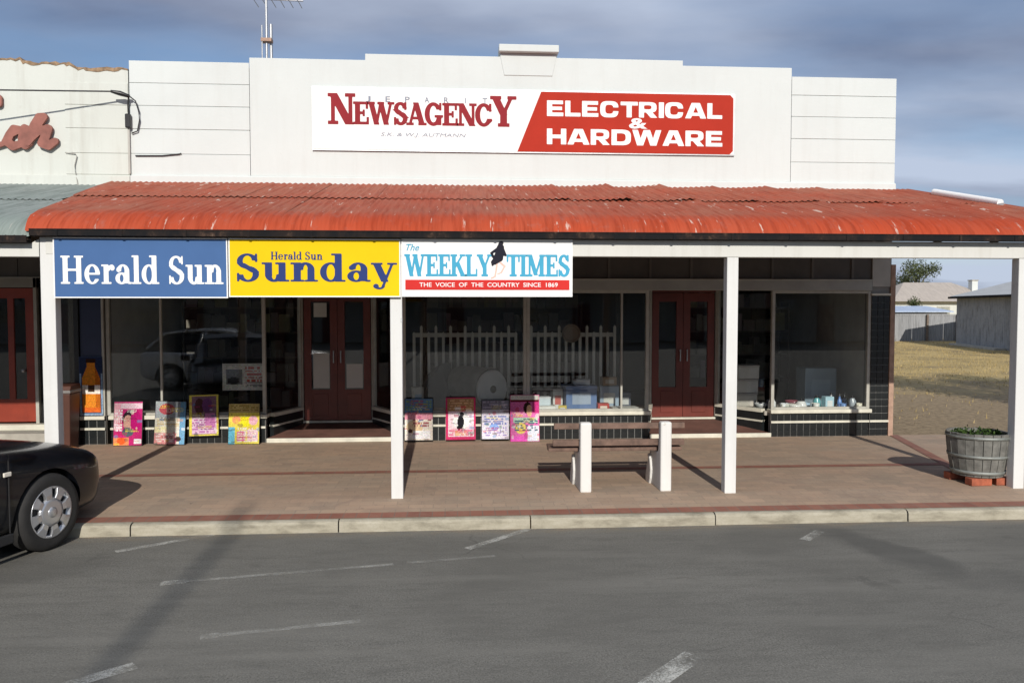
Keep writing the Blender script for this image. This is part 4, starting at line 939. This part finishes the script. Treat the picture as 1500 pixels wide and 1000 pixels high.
crate('white_box', 'flat white box just right of the hot-pink poster', 'box', 1.28, 4.32, .50, .26, .2, .09, (.70, .70, .66), 0, (.6, .6, .56), WG)
crate('white_box', 'small pale box standing on flat white box', 'box', 1.25, 4.34, .592, .18, .15, .12, (.52, .60, .64), 6, (.65, .68, .7), WG)
dk = thing('round_tray', 'round brown tray propped against the white pickets', 'tray', (1.77, 5.17, 1.60), None, True)
build(MB().lathe([(.001, .0), (.10, .0), (.135, -.012), (.145, -.02), (.145, .01)], 24, ax='y'), 'dish', paint('brown_tray', (.21, .16, .11), .6, .2), dk); build(MB().lathe([(.112, -.008), (.117, -.014), (.122, -.008)], 24, ax='y'), 'rim_ring', paint('rim_brown', (.12, .08, .05), .5), dk)
for i, (h, c) in enumerate(((.17, (.50, .46, .40)), (.17, (.55, .52, .46)), (.17, (.52, .50, .45)))):
    crate('stacked_box', ('bottom', 'middle', 'top')[i] + ' pale box of the stack at the left of the right window', 'box', 4.39 + .01 * i, 4.62 + .2 , .50 + .21 * i, .34, .26, .205, c, 3 * i, (.42, .38, .34), 'stacked pale boxes')
crate('boxed_appliance', 'large blue-grey boxed appliance in the right window', 'box', 5.52, 4.78, .50, .50, .3, .58, (.20, .27, .32), 2, None, RG, (.26, .34, .40))
crate('carton', 'light blue carton with white side, right window', 'carton', 5.47, 4.28, .50, .14, .11, .19, (.42, .62, .70), 8, None, RG, (.75, .76, .74))
crate('carton', 'low white carton at left corner of right window', 'carton', 4.85, 4.26, .50, .22, .12, .09, (.62, .62, .55), 0, None, RG, (.4, .45, .4))
def pot(name, label, cat, x, y, z, prof_, col, handle=None, rz=0):
    t = thing(name, label, cat, (x, y, z), RG, True, R(rz)); m = paint('ware_%02x%02x%02x' % tuple(int(c * 255) for c in col), col, .25, .05)
    build(MB().lathe(prof_, 18), 'body', m, t)
    if handle == 'side': build(MB().tube([(prof_[1][0] * .9, 0, .10), (prof_[1][0] + .04, 0, .09), (prof_[1][0] + .04, 0, .045), (prof_[1][0] * .9, 0, .03)], .008, 6), 'handle', m, t)
    if handle == 'lid': z = max(p[1] for p in prof_); build(MB().lathe([(.001, z + .035), (.02, z + .03), (.012, z + .012), (prof_[-1][0] + .004, z + .004), (prof_[-1][0] + .004, z - .004)], 16), 'lid', M_BLACK, t)
KET = [(.001, 0), (.075, .004), (.085, .04), (.07, .10), (.045, .13)]; MUG = [(.001, 0), (.042, .002), (.045, .10), (.038, .10), (.036, .01)]; JAR = [(.001, 0), (.05, .003), (.055, .03), (.055, .12), (.035, .15), (.035, .17)]
pot('kettle', 'white kettle near the middle of the right window', 'kettle', 5.06, 4.27, .50, KET, (.72, .72, .70), 'lid'); pot('kettle', 'dark kettle at the left of the right window', 'kettle', 4.66, 4.42, .50, KET, (.05, .05, .07), 'lid')
pot('mug', 'white mug beside the dark kettle', 'mug', 4.78, 4.24, .50, MUG, (.70, .72, .74), 'side'); pot('mug', 'white mug in front of the teal jar', 'mug', 5.27, 4.22, .50, MUG, (.74, .74, .70), 'side', 160)
pot('jar', 'teal jar in the middle of the right window', 'jar', 5.33, 4.34, .50, JAR, (.12, .40, .42), 'lid'); pot('jar', 'dark blue jar at the right of right window', 'jar', 5.72, 4.30, .50, JAR, (.06, .09, .18), 'lid'); pot('jar', 'clear grey jar at the right edge of right window', 'jar', 5.84, 4.27, .50, JAR, (.34, .38, .42), 'lid')
pot('bowl', 'dark red bowl behind the white kettle', 'bowl', 5.02, 4.46, .50, [(.001, 0), (.05, .004), (.10, .06), (.12, .11), (.112, .11), (.09, .055)], (.22, .06, .08))
MB2 = [(.001, 0), (.03, .002), (.034, .05), (.03, .14), (.014, .165), (.014, .20)]; BWL = [(.001, 0), (.045, .003), (.085, .05), (.095, .085), (.088, .085), (.07, .045)]
for i, (nm, lab, cat, x, y, pr_, col, hd_) in enumerate((
    ('bowl', 'white bowl just left of the white kettle', 'bowl', 4.94, 4.19, BWL, (.75, .75, .72), None), ('bowl', 'pale blue bowl between kettle and teal jar', 'bowl', 5.18, 4.42, BWL, (.40, .55, .68), None),
    ('bottle', 'slim white bottle behind the light blue carton', 'bottle', 5.58, 4.40, MB2, (.74, .74, .74), 'lid'), ('bottle', 'slim blue bottle right of the light blue carton', 'bottle', 5.62, 4.22, MB2, (.10, .22, .52), 'lid'),
    ('bottle', 'slim silver bottle by the dark blue jar', 'bottle', 5.78, 4.40, MB2, (.62, .64, .66), 'lid'), ('mug', 'blue mug right of the light blue carton', 'mug', 5.66, 4.17, MUG, (.16, .30, .58), 'side'),
    ('mug', 'cream mug at far right of right window', 'mug', 5.90, 4.18, MUG, (.72, .68, .56), 'side'), ('jar', 'white jar at the left corner of right window', 'jar', 4.60, 4.22, JAR, (.72, .72, .70), 'lid'), ('bowl', 'grey bowl before the stack of pale boxes', 'bowl', 4.50, 4.40, BWL, (.45, .46, .46), None))): pot(nm, lab, cat, x, y, .50, pr_, col, hd_, i * 37)
for nm, lab, cat, x, y, z, w, d, h, col, rz, lid, band in (
    ('carton', 'white carton standing left of the blue tub', 'carton', 1.47, 4.58, .50, .15, .15, .30, (.60, .60, .58), 8, None, (.5, .12, .1)), ('carton', 'small yellow carton in front of the blue tub', 'carton', 1.52, 4.28, .50, .12, .08, .09, (.58, .45, .08), -10, None, (.6, .6, .55)),
    ('carton', 'brown carton on top of grey-blue carton', 'carton', 2.25, 4.62, .842, .22, .16, .13, (.26, .18, .11), 6, None, (.4, .36, .3)), ('white_box', 'white box on the lid of the blue tub', 'box', 1.84, 4.56, .862, .24, .18, .08, (.55, .57, .58), -8, (.4, .45, .5), None),
    ('carton', 'dark carton right of the grey-blue carton', 'carton', 2.50, 4.66, .50, .16, .2, .24, (.08, .09, .12), 0, None, (.5, .5, .48)), ('carton', 'tall pale carton left of the tarp', 'carton', -.58, 4.60, .50, .16, .16, .34, (.42, .40, .34), 10, None, (.2, .3, .4)),
    ('carton', 'green carton between the roll and mullion', 'carton', .80, 4.45, .50, .17, .14, .16, (.12, .25, .14), -6, None, (.6, .6, .5))): crate(nm, lab, cat, x, y, z, w, d, h, col, rz, lid, WG, band)
# dim shelving inside the shops
def shelves(label, x0, x1, y, seed):
    t = thing('shelving', label, 'shelves', ((x0 + x1) / 2, y, .262)); rr = random.Random(seed); m = paint('shelf_timber', (.10, .085, .07), .7)
    for x in (x0, x1 - .03): box('upright', m, t, x, x + .03, y, y + .35, .262, 2.1)
    for k in range(5):
        z = .30 + k * .42; box('shelf', m, t, x0 + .031, x1 - .031, y, y + .34, z, z + .025)
        x = x0 + .06
        while x < x1 - .25:
            w = rr.uniform(.08, .25); h = rr.uniform(.15, .33); g = rr.uniform(.04, .22)
            box('packet', paint('packet_%d' % int(g * 60), (g, g * rr.uniform(.7, 1), g * rr.uniform(.5, 1)), .6), t, x, x + w * .92, y + .02, y + .25, z + .026, z + .026 + h); x += w
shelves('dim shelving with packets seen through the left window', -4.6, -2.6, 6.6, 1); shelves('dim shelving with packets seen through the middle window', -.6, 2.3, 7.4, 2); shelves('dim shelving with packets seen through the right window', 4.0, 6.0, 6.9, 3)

# ------------------------------------------------------------------ wires, aerial, pipe, pole
def cable(label, pts, r=.008, sag=0):
    P = [Vector(p) for p in pts]
    if len(P) == 2:
        q = []
        for i in range(13): t = i / 12; v = P[0].lerp(P[1], t); v.z -= sag * 4 * t * (1 - t); q.append(v)
        P = q
    return tag(build(MB().tube(P, r, 6), 'service_cable', M_WIRE), label, 'cable', 'service cables')
cable('overhead service cable reaching the bracket where the two parapets meet', [(-4.52, 3.86, 4.845), (-14, 1.71, 4.30)], .010, .02)
sv = thing('service_bracket', 'black cable bracket and fuse box on the wall where the parapets meet', 'bracket', (-4.36, FY - .02, 4.4))
build(MB().tube([(-4.55, 3.87, 4.85), (-4.44, 3.89, 4.83), (-4.33, 3.93, 4.80)], [.018, .034, .022], 8), 'strain_insulator', M_BLACK, sv)
build(MB().tube([(-4.33, 3.94, 4.80), (-4.27, 3.96, 4.75), (-4.235, 3.97, 4.62), (-4.23, 3.98, 4.5), (-4.26, 3.985, 4.36), (-4.34, 3.99, 4.33)], .009, 6), 'loop_cable', M_WIRE, sv)
build(MB().tube([(-4.35, 3.94, 4.80), (-4.37, 3.96, 4.7), (-4.37, 3.97, 4.58)], .009, 6), 'drop_cable', M_WIRE, sv)
box('fuse_box', M_BLACK, sv, -4.405, -4.335, 3.93, 4.0, 4.39, 4.58, .015)
box('conduit', M_PLASTER, sv, -4.385, -4.36, 3.975, 3.998, 3.79, 4.389)
build(MB().tube([(-4.30, FY - .02, 4.035), (-3.95, FY - .02, 4.04), (-3.72, FY - .02, 4.065), (-3.70, FY - .02, 4.075)], .009, 6), 'wall_cable', M_WIRE, sv)
an = thing('tv_aerial', 'television aerial on a pale mast behind the parapet', 'aerial', (-3.47, 8, 4.36))
build(MB().tube([(-3.47, 8, 4.36), (-3.47, 8, 7.7)], .022, 8), 'mast', M_STEEL, an); build(MB().tube([(-3.40, 8.05, 4.36), (-3.40, 8.05, 7.2)], .028, 8), 'stay_pipe', M_STEEL, an)
build(MB().tube([(-3.54, 7.95, 4.36), (-3.54, 7.95, 7.15)], .012, 6), 'stay_pipe', M_STEEL, an)
build(MB().box(-3.56, -3.37, 7.93, 8.08, 6.86, 6.92), 'clamp', M_BRICKP, an)
build(MB().tube([(-3.75, 8, 7.64), (-2.8, 8, 7.62)], .014, 6), 'boom', M_STEEL, an)
for i in range(6): x = -3.7 + i * .16; build(MB().tube([(x, 7.6, 7.635), (x, 8.4, 7.635)], .007, 5), 'element', M_STEEL, an)
pp = thing('roof_pipe', 'white pipe lying on the right-hand end of the red roof', 'pipe', (6.42, 2.4, 3.26))
build(MB().tube([(6.40, 3.25, 3.55), (6.45, 2.0, 3.245)], .042, 10), 'pipe', S_WHITE, pp); build(MB().tube([(6.447, 2.06, 3.2), (6.452, 1.96, 3.19)], .05, 10), 'elbow', M_STEEL, pp)
po = thing('street_pole', 'tall thin pole across the road whose soft shadow falls on the asphalt', 'pole', (-1.66, -24, 0))
build(MB().tube([(-1.66, -24, -.1), (-1.66, -24, 11.8)], [.05, .042], 12), 'shaft', M_STEEL, po)
build(MB().lathe([(.044, 11.6), (.048, 11.63), (.048, 11.85), (.001, 11.9)], 12, (-1.66, -24)), 'cap', M_STEEL, po)
ob = thing('added_opposite_building', 'long plain unseen building across the road, added to darken shop window reflections', 'building', (0, -30, 0))  # unseen building, added to keep bright horizon sky out of the window reflections
box('wall', M_PLASTER, ob, -45, 45, -36, -30, -.02, 3.9)
build(MB().prism_x([(-29.2, 3.7), (-33, 5.4), (-36.8, 3.7), (-33, 5.5)], -45.5, 45.5), 'roof', M_GREYIRON, ob)
for k in range(12):
    x = -40 + k * 7.2; w = box('window', M_FRAME, ob, x, x + 2.2, -29.99, -29.94, 1.0, 2.6); build(MB().box(x + .1, x + 2.1, -29.935, -29.925, 1.1, 2.5), 'pane', M_GLASS, w)
    box('door', M_DOOR, ob, x + 3.4, x + 4.4, -29.99, -29.94, 0, 2.2)
box('awning', M_GREYIRON, ob, -45, 45, -29.99, -27.4, 3.0, 3.1)
for k in range(13): box('awning_post', M_TIMBERPOLE, ob, -44 + k * 7.2, -43.9 + k * 7.2, -27.6, -27.5, 0, 3.0)

# ------------------------------------------------------------------ cars
def catmull(pts, n):
    xs = [p[0] for p in pts]; return lambda x, k: float(np.interp(x, xs, [p[k] for p in pts]))
M_PBLACK = paint('black_car_paint', (.006, .007, .010), .3, .1, 2, coat=.45, bump=0, spec=.3)
M_PSILV = paint('silver_car_paint', (.82, .82, .82), .28, .05, 2, .1, coat=1, bump=0)
M_RUBBER = paint('tyre_rubber', (.022, .021, .020), .8, .2, 8, bump=.3); M_PLAST = paint('black_plastic', (.02, .02, .021), .6)
M_ALLOY = paint('silver_hubcap', (.55, .56, .58), .3, .05, 4, .7); M_LAMP = paint('lamp_lens', (.09, .095, .07), .08, .05, 4, coat=1); M_AMBER = paint('clear_repeater', (.75, .70, .60), .15)
def car(label, loc, rz, pm, group='parked cars'):
    t = thing('parked_car', label, 'car', loc, group, True, rz)
    # stations along the length (x forward): half width, sill z, shoulder z, crown z
    S = [(.86, .46, .36, .52, .58), (.84, .62, .24, .60, .66), (.76, .74, .19, .66, .735), (.60, .80, .18, .70, .785), (.30, .835, .18, .745, .845), (-.05, .85, .18, .79, .90), (-.45, .855, .18, .84, .965), (-.9, .86, .18, .87, .98), (-1.6, .86, .18, .89, .98), (-2.3, .86, .18, .91, .98), (-2.8, .85, .19, .93, .99), (-3.15, .82, .22, .93, .98), (-3.32, .74, .30, .88, .93), (-3.36, .62, .36, .80, .86)]
    def prof_s(w, zb, zs, zc):
        return [(0, zb), (w * .70, zb), (w * .93, zb + .05), (w * .985, zb + .16), (w, zb + (zs - zb) * .62), (w * .985, zs - .04), (w * .94, zs + .012), (w * .80, zs + (zc - zs) * .62), (w * .45, zs + (zc - zs) * .93), (0, zc)]
    bm = bmesh.new(); rows = []
    for x, w, zb, zs, zc in S:
        h = prof_s(w, zb, zs, zc); ring = [(y, z) for y, z in h] + [(-y, z) for y, z in h[-2:0:-1]]
        rows.append([bm.verts.new((x - (.10 * (abs(y) / .86) ** 2.2 if x > .5 else 0) , y, z)) for y, z in ring])
    n = len(rows[0])
    for a, b in zip(rows[:-1], rows[1:]):
        for i in range(n): bm.faces.new((a[i], a[(i + 1) % n], b[(i + 1) % n], b[i]))
    bm.faces.new(rows[0][::-1]); bm.faces.new(rows[-1]); bmesh.ops.recalc_face_normals(bm, faces=bm.faces)
    me = bpy.data.meshes.new('body'); bm.to_mesh(me); bm.free(); me.materials.append(pm)
    tmp = bpy.data.objects.new('tmp', me); C.objects.link(tmp); su = tmp.modifiers.new('s', 'SUBSURF'); su.levels = 2; su.render_levels = 2
    cut = MB()
    for wx in (0, -2.58):
        for s in (-1, 1):
            c_ = [(wx + .365 * math.cos(a), .31 + .365 * math.sin(a)) for a in np.linspace(0, 2 * math.pi, 33)[:-1]]; y0, y1 = (.52, 1.0) if s > 0 else (-1.0, -.52); cut.prism_y(c_, y0, y1)
    co = bpy.data.objects.new('cut', cut.mesh('cut', M_PLAST)); C.objects.link(co); bb = bmesh.new(); bb.from_mesh(co.data); bmesh.ops.recalc_face_normals(bb, faces=bb.faces); bb.to_mesh(co.data); bb.free()
    bo = tmp.modifiers.new('b', 'BOOLEAN'); bo.operation = 'DIFFERENCE'; bo.object = co; bo.solver = 'EXACT'
    bpy.context.view_layer.update(); fin = bpy.data.meshes.new_from_object(tmp.evaluated_get(bpy.context.evaluated_depsgraph_get())); fin.name = 'body'
    bpy.data.objects.remove(tmp); bpy.data.objects.remove(co)
    fin.polygons.foreach_set('use_smooth', [True] * len(fin.polygons))
    try: fin.set_sharp_from_angle(angle=R(40))
    except Exception: pass
    if len(fin.materials) < 2: fin.materials.append(M_PLAST)
    body = link('body', fin, t)
    # greenhouse
    G = [(-.45, .78, .965, .60, .985), (-1.15, .80, .96, .60, 1.40), (-1.55, .80, .96, .595, 1.455), (-2.2, .80, .965, .59, 1.45), (-2.75, .79, .97, .57, 1.38), (-3.16, .74, .97, .62, 1.02)]
    mb = MB(); rows = []
    for x, wb, zb, wt, zt in G: rows.append([(x, -wb, zb - .05), (x, -wt, zt - .02), (x, 0, zt + .015), (x, wt, zt - .02), (x, wb, zb - .05)])
    side = MB(); roof = MB()
    for i in range(len(rows) - 1):
        a, b = rows[i], rows[i + 1]
        for j in range(4):
            tgt = side if j in (0, 3) or i in (0, len(rows) - 2) else roof
            tgt.add([a[j], a[j + 1], b[j + 1], b[j]], [(0, 1, 2, 3)], True)
    build(side, 'window_glass', M_CARGLASS, t); build(roof, 'roof', pm, t)
    for s in (-1, 1):
        for pts in ([(-.45, s * .785, .97), (-1.15, s * .62, 1.395), (-1.55, s * .61, 1.445), (-2.2, s * .605, 1.44), (-2.75, s * .59, 1.37), (-3.16, s * .69, 1.01)], [(-1.75, s * .80, .95), (-1.78, s * .60, 1.44)]): build(MB().tube(pts, .035, 6), 'pillar', pm, t)
        build(MB().add([(-.62, s * .84, .98), (-.74, s * .84, .98), (-.74, s * .84, 1.1), (-.62, s * .84, 1.08), (-.66, s * 1.0, .99), (-.78, s * 1.0, .99), (-.78, s * 1.0, 1.11), (-.66, s * 1.0, 1.09)], [(0, 1, 2, 3), (4, 7, 6, 5), (0, 4, 5, 1), (1, 5, 6, 2), (2, 6, 7, 3), (3, 7, 4, 0)]), 'mirror', pm, t, None, .02)
        hl = MB(); # headlamp: a lens following the corner of the nose
        for i in range(7):
            for j in range(13): u = -1.2 + 2.4 * i / 6; a = math.pi * 2 * j / 12; pass
        L = MB().lathe([(.001, .0), (.05, .012), (.095, .035), (.11, .07), (.11, .1)], 16); lp = build(L, 'headlamp', M_LAMP, t, (.655, s * .575, .625)); lp.scale = (.75, 1.5, .7); lp.rotation_euler = (R(s * -28), R(-62), R(s * 40))
        build(MB().box(-.47, -.40, s * .86 - .008, s * .86 + .008, .70, .735), 'side_repeater', M_AMBER, t, None, .006)
        for x in (-.42, -1.62, -2.42): build(MB().box(x - .003, x + .003, s * .858 - .004, s * .858 + .004, .26, .86), 'door_gap', M_PLAST, t)
        for x in (-1.45, -2.28): build(MB().tube([(x, s * .87, .82), (x + .09, s * .885, .825), (x + .17, s * .87, .82)], .012, 6), 'door_handle', pm, t)
        build(MB().box(-2.2, -.38, s * .845 - .012, s * .845 + .012, .17, .25), 'sill_trim', M_PLAST, t, None, .01)
    build(MB().box(.66, .79, -.42, .42, .27, .37), 'lower_grille', M_PLAST, t, None, .02); build(MB().box(.80, .815, -.19, .19, .42, .52), 'number_plate', paint('plate', (.6, .6, .55), .5), t)
    for wx in (0, -2.58):
        for s in (-1, 1):
            w = build(MB().lathe([(.20, .09), (.26, .10), (.302, .09), (.317, .06), (.317, -.06), (.302, -.09), (.26, -.10), (.20, -.09)], 40, ax='y'), 'wheel', M_RUBBER, t, (wx, s * .755, .317))
            if s > 0: w.rotation_euler.z = math.pi
            build(MB().lathe([(.207, -.085), (.214, -.097), (.200, -.092), (.19, -.06), (.001, -.06)], 40, ax='y'), 'rim', M_ALLOY, w, (0, 0, 0))
            build(MB().lathe([(.19, -.062), (.06, -.062)], 40, ax='y'), 'rim_shadow_gap', M_PLAST, w, (0, 0, 0))
            build(MB().lathe([(.001, -.101), (.09, -.103), (.118, -.098), (.12, -.07)], 32, ax='y'), 'hub_disc', M_ALLOY, w, (0, 0, 0))
            for k in range(8):
                a = 2 * math.pi * k / 8 + .2; pr_ = []
                for r, hw, y in ((.112, .030, -.1), (.15, .034, -.102), (.202, .052, -.094)):
                    for sg in (-1, 1): pr_.append((r * math.cos(a) - sg * hw * math.sin(a), y, r * math.sin(a) + sg * hw * math.cos(a)))
                vv = pr_ + [(x, y + .03, z) for x, y, z in pr_]
                build(MB().add(vv, [(0, 1, 3, 2), (2, 3, 5, 4), (0, 2, 8, 6), (2, 4, 10, 8), (1, 7, 9, 3), (3, 9, 11, 5)]), 'spoke', M_ALLOY, w, (0, 0, 0), .006)
            build(MB().lathe([(.001, -.112), (.03, -.111), (.045, -.104), (.048, -.085)], 20, ax='y'), 'hub_cap', M_ALLOY, w, (0, 0, 0))
    return t
CAR_H = R(73)
wc = Vector((-3.43, -.33, 0)); hd = Vector((math.cos(CAR_H), math.sin(CAR_H), 0)); rt = Vector((hd.y, -hd.x, 0))
car('black hatchback parked nose-in to the kerb, its front wheel in view', tuple(wc - rt * .755), CAR_H, M_PBLACK)
car('silver hatchback parked on the road, mirrored in the left shop window', (-4.3, -5.2, 0), 0, M_PSILV)

# ------------------------------------------------------------------ beyond the vacant lot
bf = thing('lot_fence', 'grey corrugated iron fence across the back of the vacant lot', 'fence', (24, 36, .115))
for i in range(9):
    x = 20.0 + i * .92
    n = 24; vs = []; fs = []
    for k in range(n + 1):
        xx = x + .90 * k / n; y = 36 + .02 * math.sin(k * math.pi / 2); vs += [(xx, y, .1), (xx, y, 1.58 + .015 * math.sin(i * 7))]
    for k in range(n): fs.append((2 * k, 2 * k + 2, 2 * k + 3, 2 * k + 1))
    build(MB().add(vs, fs, True), 'fence_sheet', M_GREYIRON, bf)
for x in (20.9, 23.7, 26.35, 28.1): box('fence_post', M_TIMBERPOLE, bf, x - .05, x + .05, 35.86, 35.95, .1, 1.62)
box('top_rail', M_GREYIRON, bf, 20, 28.3, 35.95, 36.05, 1.585, 1.63)
lr = thing('low_shed', 'low pale blue iron roof just showing above the lot fence', 'shed', (26, 40, .115))
box('wall', M_GREYIRON, lr, 25.6, 29.8, 39.5, 42, .115, 1.7)
build(MB().prism_x([(39.3, 1.72), (42.2, 2.05), (42.2, 2.11), (39.3, 1.78)], 25.3, 30.1), 'roof', M_BLUEIRON, lr)
sd = thing('grey_shed', 'long plain grey iron shed side-on at the back right of the lot', 'shed', (25.5, 32, .115), None, True, math.atan2(-6.2, -1.55))
for i in range(14):
    x = i * .95; n = 20; vs = []; fs = []
    for k in range(n + 1): vs += [(x + .94 * k / n, .012 * math.sin(k * math.pi / 2), 0), (x + .94 * k / n, .012 * math.sin(k * math.pi / 2), 2.42)]
    for k in range(n): fs.append((2 * k, 2 * k + 2, 2 * k + 3, 2 * k + 1))
    build(MB().add(vs, fs, True), 'wall_sheet', M_GREYIRON, sd)
build(MB().box(.02, 13.28, .02, 6, 0, 2.36), 'frame', M_GREYIRON, sd)
build(MB().prism_x([(-.25, 2.40), (3, 3.25), (6.25, 2.40), (6.25, 2.46), (3, 3.31), (-.25, 2.46)], -.2, 13.5), 'roof', M_PALEIRON, sd); build(MB().box(-.2, 13.5, -.36, -.26, 2.34, 2.44), 'gutter', M_GUTTER, sd)
build(MB().box(.5, 6.0, -.5, -.03, 0, .09), 'plinth', M_CONC, sd)
hs = thing('far_house', 'far house with tan hipped roof and pale chimney behind the sheds', 'house', (39, 57, .115))
box('wall', M_WALLN, hs, 35.6, 44.4, 55.6, 62, .115, 2.55)
hv = [(35.1, 55, 2.5), (44.9, 55, 2.5), (44.9, 62.6, 2.5), (35.1, 62.6, 2.5), (38.2, 58.8, 4.15), (42.4, 58.8, 4.15)]
rf = build(MB().add(hv, [(0, 1, 5, 4), (1, 2, 5), (2, 3, 4, 5), (3, 0, 4)]), 'roof', M_TILEROOF, hs)
build(MB().box(43.1, 43.6, 57.0, 57.5, 3.0, 4.25), 'chimney', M_WALL, rf); build(MB().box(43.05, 43.65, 56.95, 57.55, 4.251, 4.33), 'chimney_cap', M_CONC, rf)
for x in (36.5, 39.2, 41.9): w = box('window', M_FRAME, hs, x, x + 1.1, 55.56, 55.59, 1.0, 2.1); build(MB().box(x + .08, x + 1.02, 55.545, 55.558, 1.08, 2.02), 'pane', M_GLASS, w)
def tree(label, loc, h, cr, seed, nleaf=4200, ls=.22, trunk=.22, zfrac=.55, squash=.8):
    rr = random.Random(seed); t = thing('tree', label, 'tree', loc, 'trees beyond the lot', True)
    mb = MB().tube([(0, 0, -.1), (.05, .02, h * .3), (.0, .1, h * .6), (.1, 0, h * .85)], [trunk, trunk * .75, trunk * .5, trunk * .15], 8)
    lobes = []
    for i in range(9):
        a = rr.uniform(0, 6.283); r = cr * rr.uniform(.2, .75); z = h * rr.uniform(zfrac - .12, .92); c = Vector((r * math.cos(a), r * math.sin(a), z)); lobes.append((c, cr * rr.uniform(.32, .52)))
        mb.tube([(0, 0, z * .55), tuple(c * .5 + Vector((0, 0, z * .35))), tuple(c)], [trunk * .4, trunk * .25, trunk * .08], 6)
    build(mb, 'trunk', M_BARK, t); lf = MB()
    for i in range(nleaf):
        c, r = rr.choice(lobes); d = Vector((rr.gauss(0, 1), rr.gauss(0, 1), rr.gauss(0, 1) * squash)).normalized(); p = c + d * r * (rr.random() ** .45)
        u = Vector((rr.gauss(0, 1), rr.gauss(0, 1), rr.gauss(0, 1))).normalized(); v = u.cross(d); v = v.normalized() if v.length > .01 else Vector((1, 0, 0)); L = ls * rr.uniform(.5, 1.2)
        lf.add([p, p + u * L * .5 + v * L * .2, p + u * L, p + u * L * .5 - v * L * .2], [(0, 1, 2, 3)])
    build(lf, 'crown', M_LEAF, t)['kind'] = 'stuff'
tree('tall dark tree standing at the far corner behind the shop', (24.2, 41.5, .115), 5.8, 1.7, 3, 11000, .26, .2, .34)
tree('rounded grey-green tree behind the far house roof', (47.2, 72, .115), 6.6, 2.6, 5, 3600, .3)
tree('low olive bush over the fence in front of the house', (31.6, 46.5, .115), 2.35, 1.3, 8, 3600, .2, .1, .45)
tree('spreading tree right of the lot, out past the last post', (12.6, 4.6, .12), 4.6, 2.3, 11, 7000, .2, .18, .6)
# dry grass tufts on the lot
rg = random.Random(4); mb = MB()
for i in range(26000):
    y = 5 + 31 * rg.random() ** .75; x = 6.6 + rg.random() * (2 + y * .85)
    if rg.random() > min(1, .06 + max(0, (y + 2.2 * math.sin(x * .7 + y * .3) + 1.5 * math.sin(x * 1.9) - 7.5) / 6)): continue
    h = rg.uniform(.02, .08) * (1.5 if rg.random() > .9 else 1); a = rg.uniform(0, 6.283); dx, dy = math.cos(a) * .009, math.sin(a) * .009; l = rg.uniform(-.05, .05)
    mb.add([(x - dx, y - dy, .112), (x + dx, y + dy, .112), (x + l, y + l * .5, .112 + h)], [(0, 1, 2)])
gt = build(mb, 'dry_grass', M_STRAW); gt['kind'] = 'stuff'; gt['label'] = 'dry yellow grass tufts over the vacant lot'; gt['category'] = 'grass'
for o in bpy.data.objects:
    if '_local' in o: del o['_local']
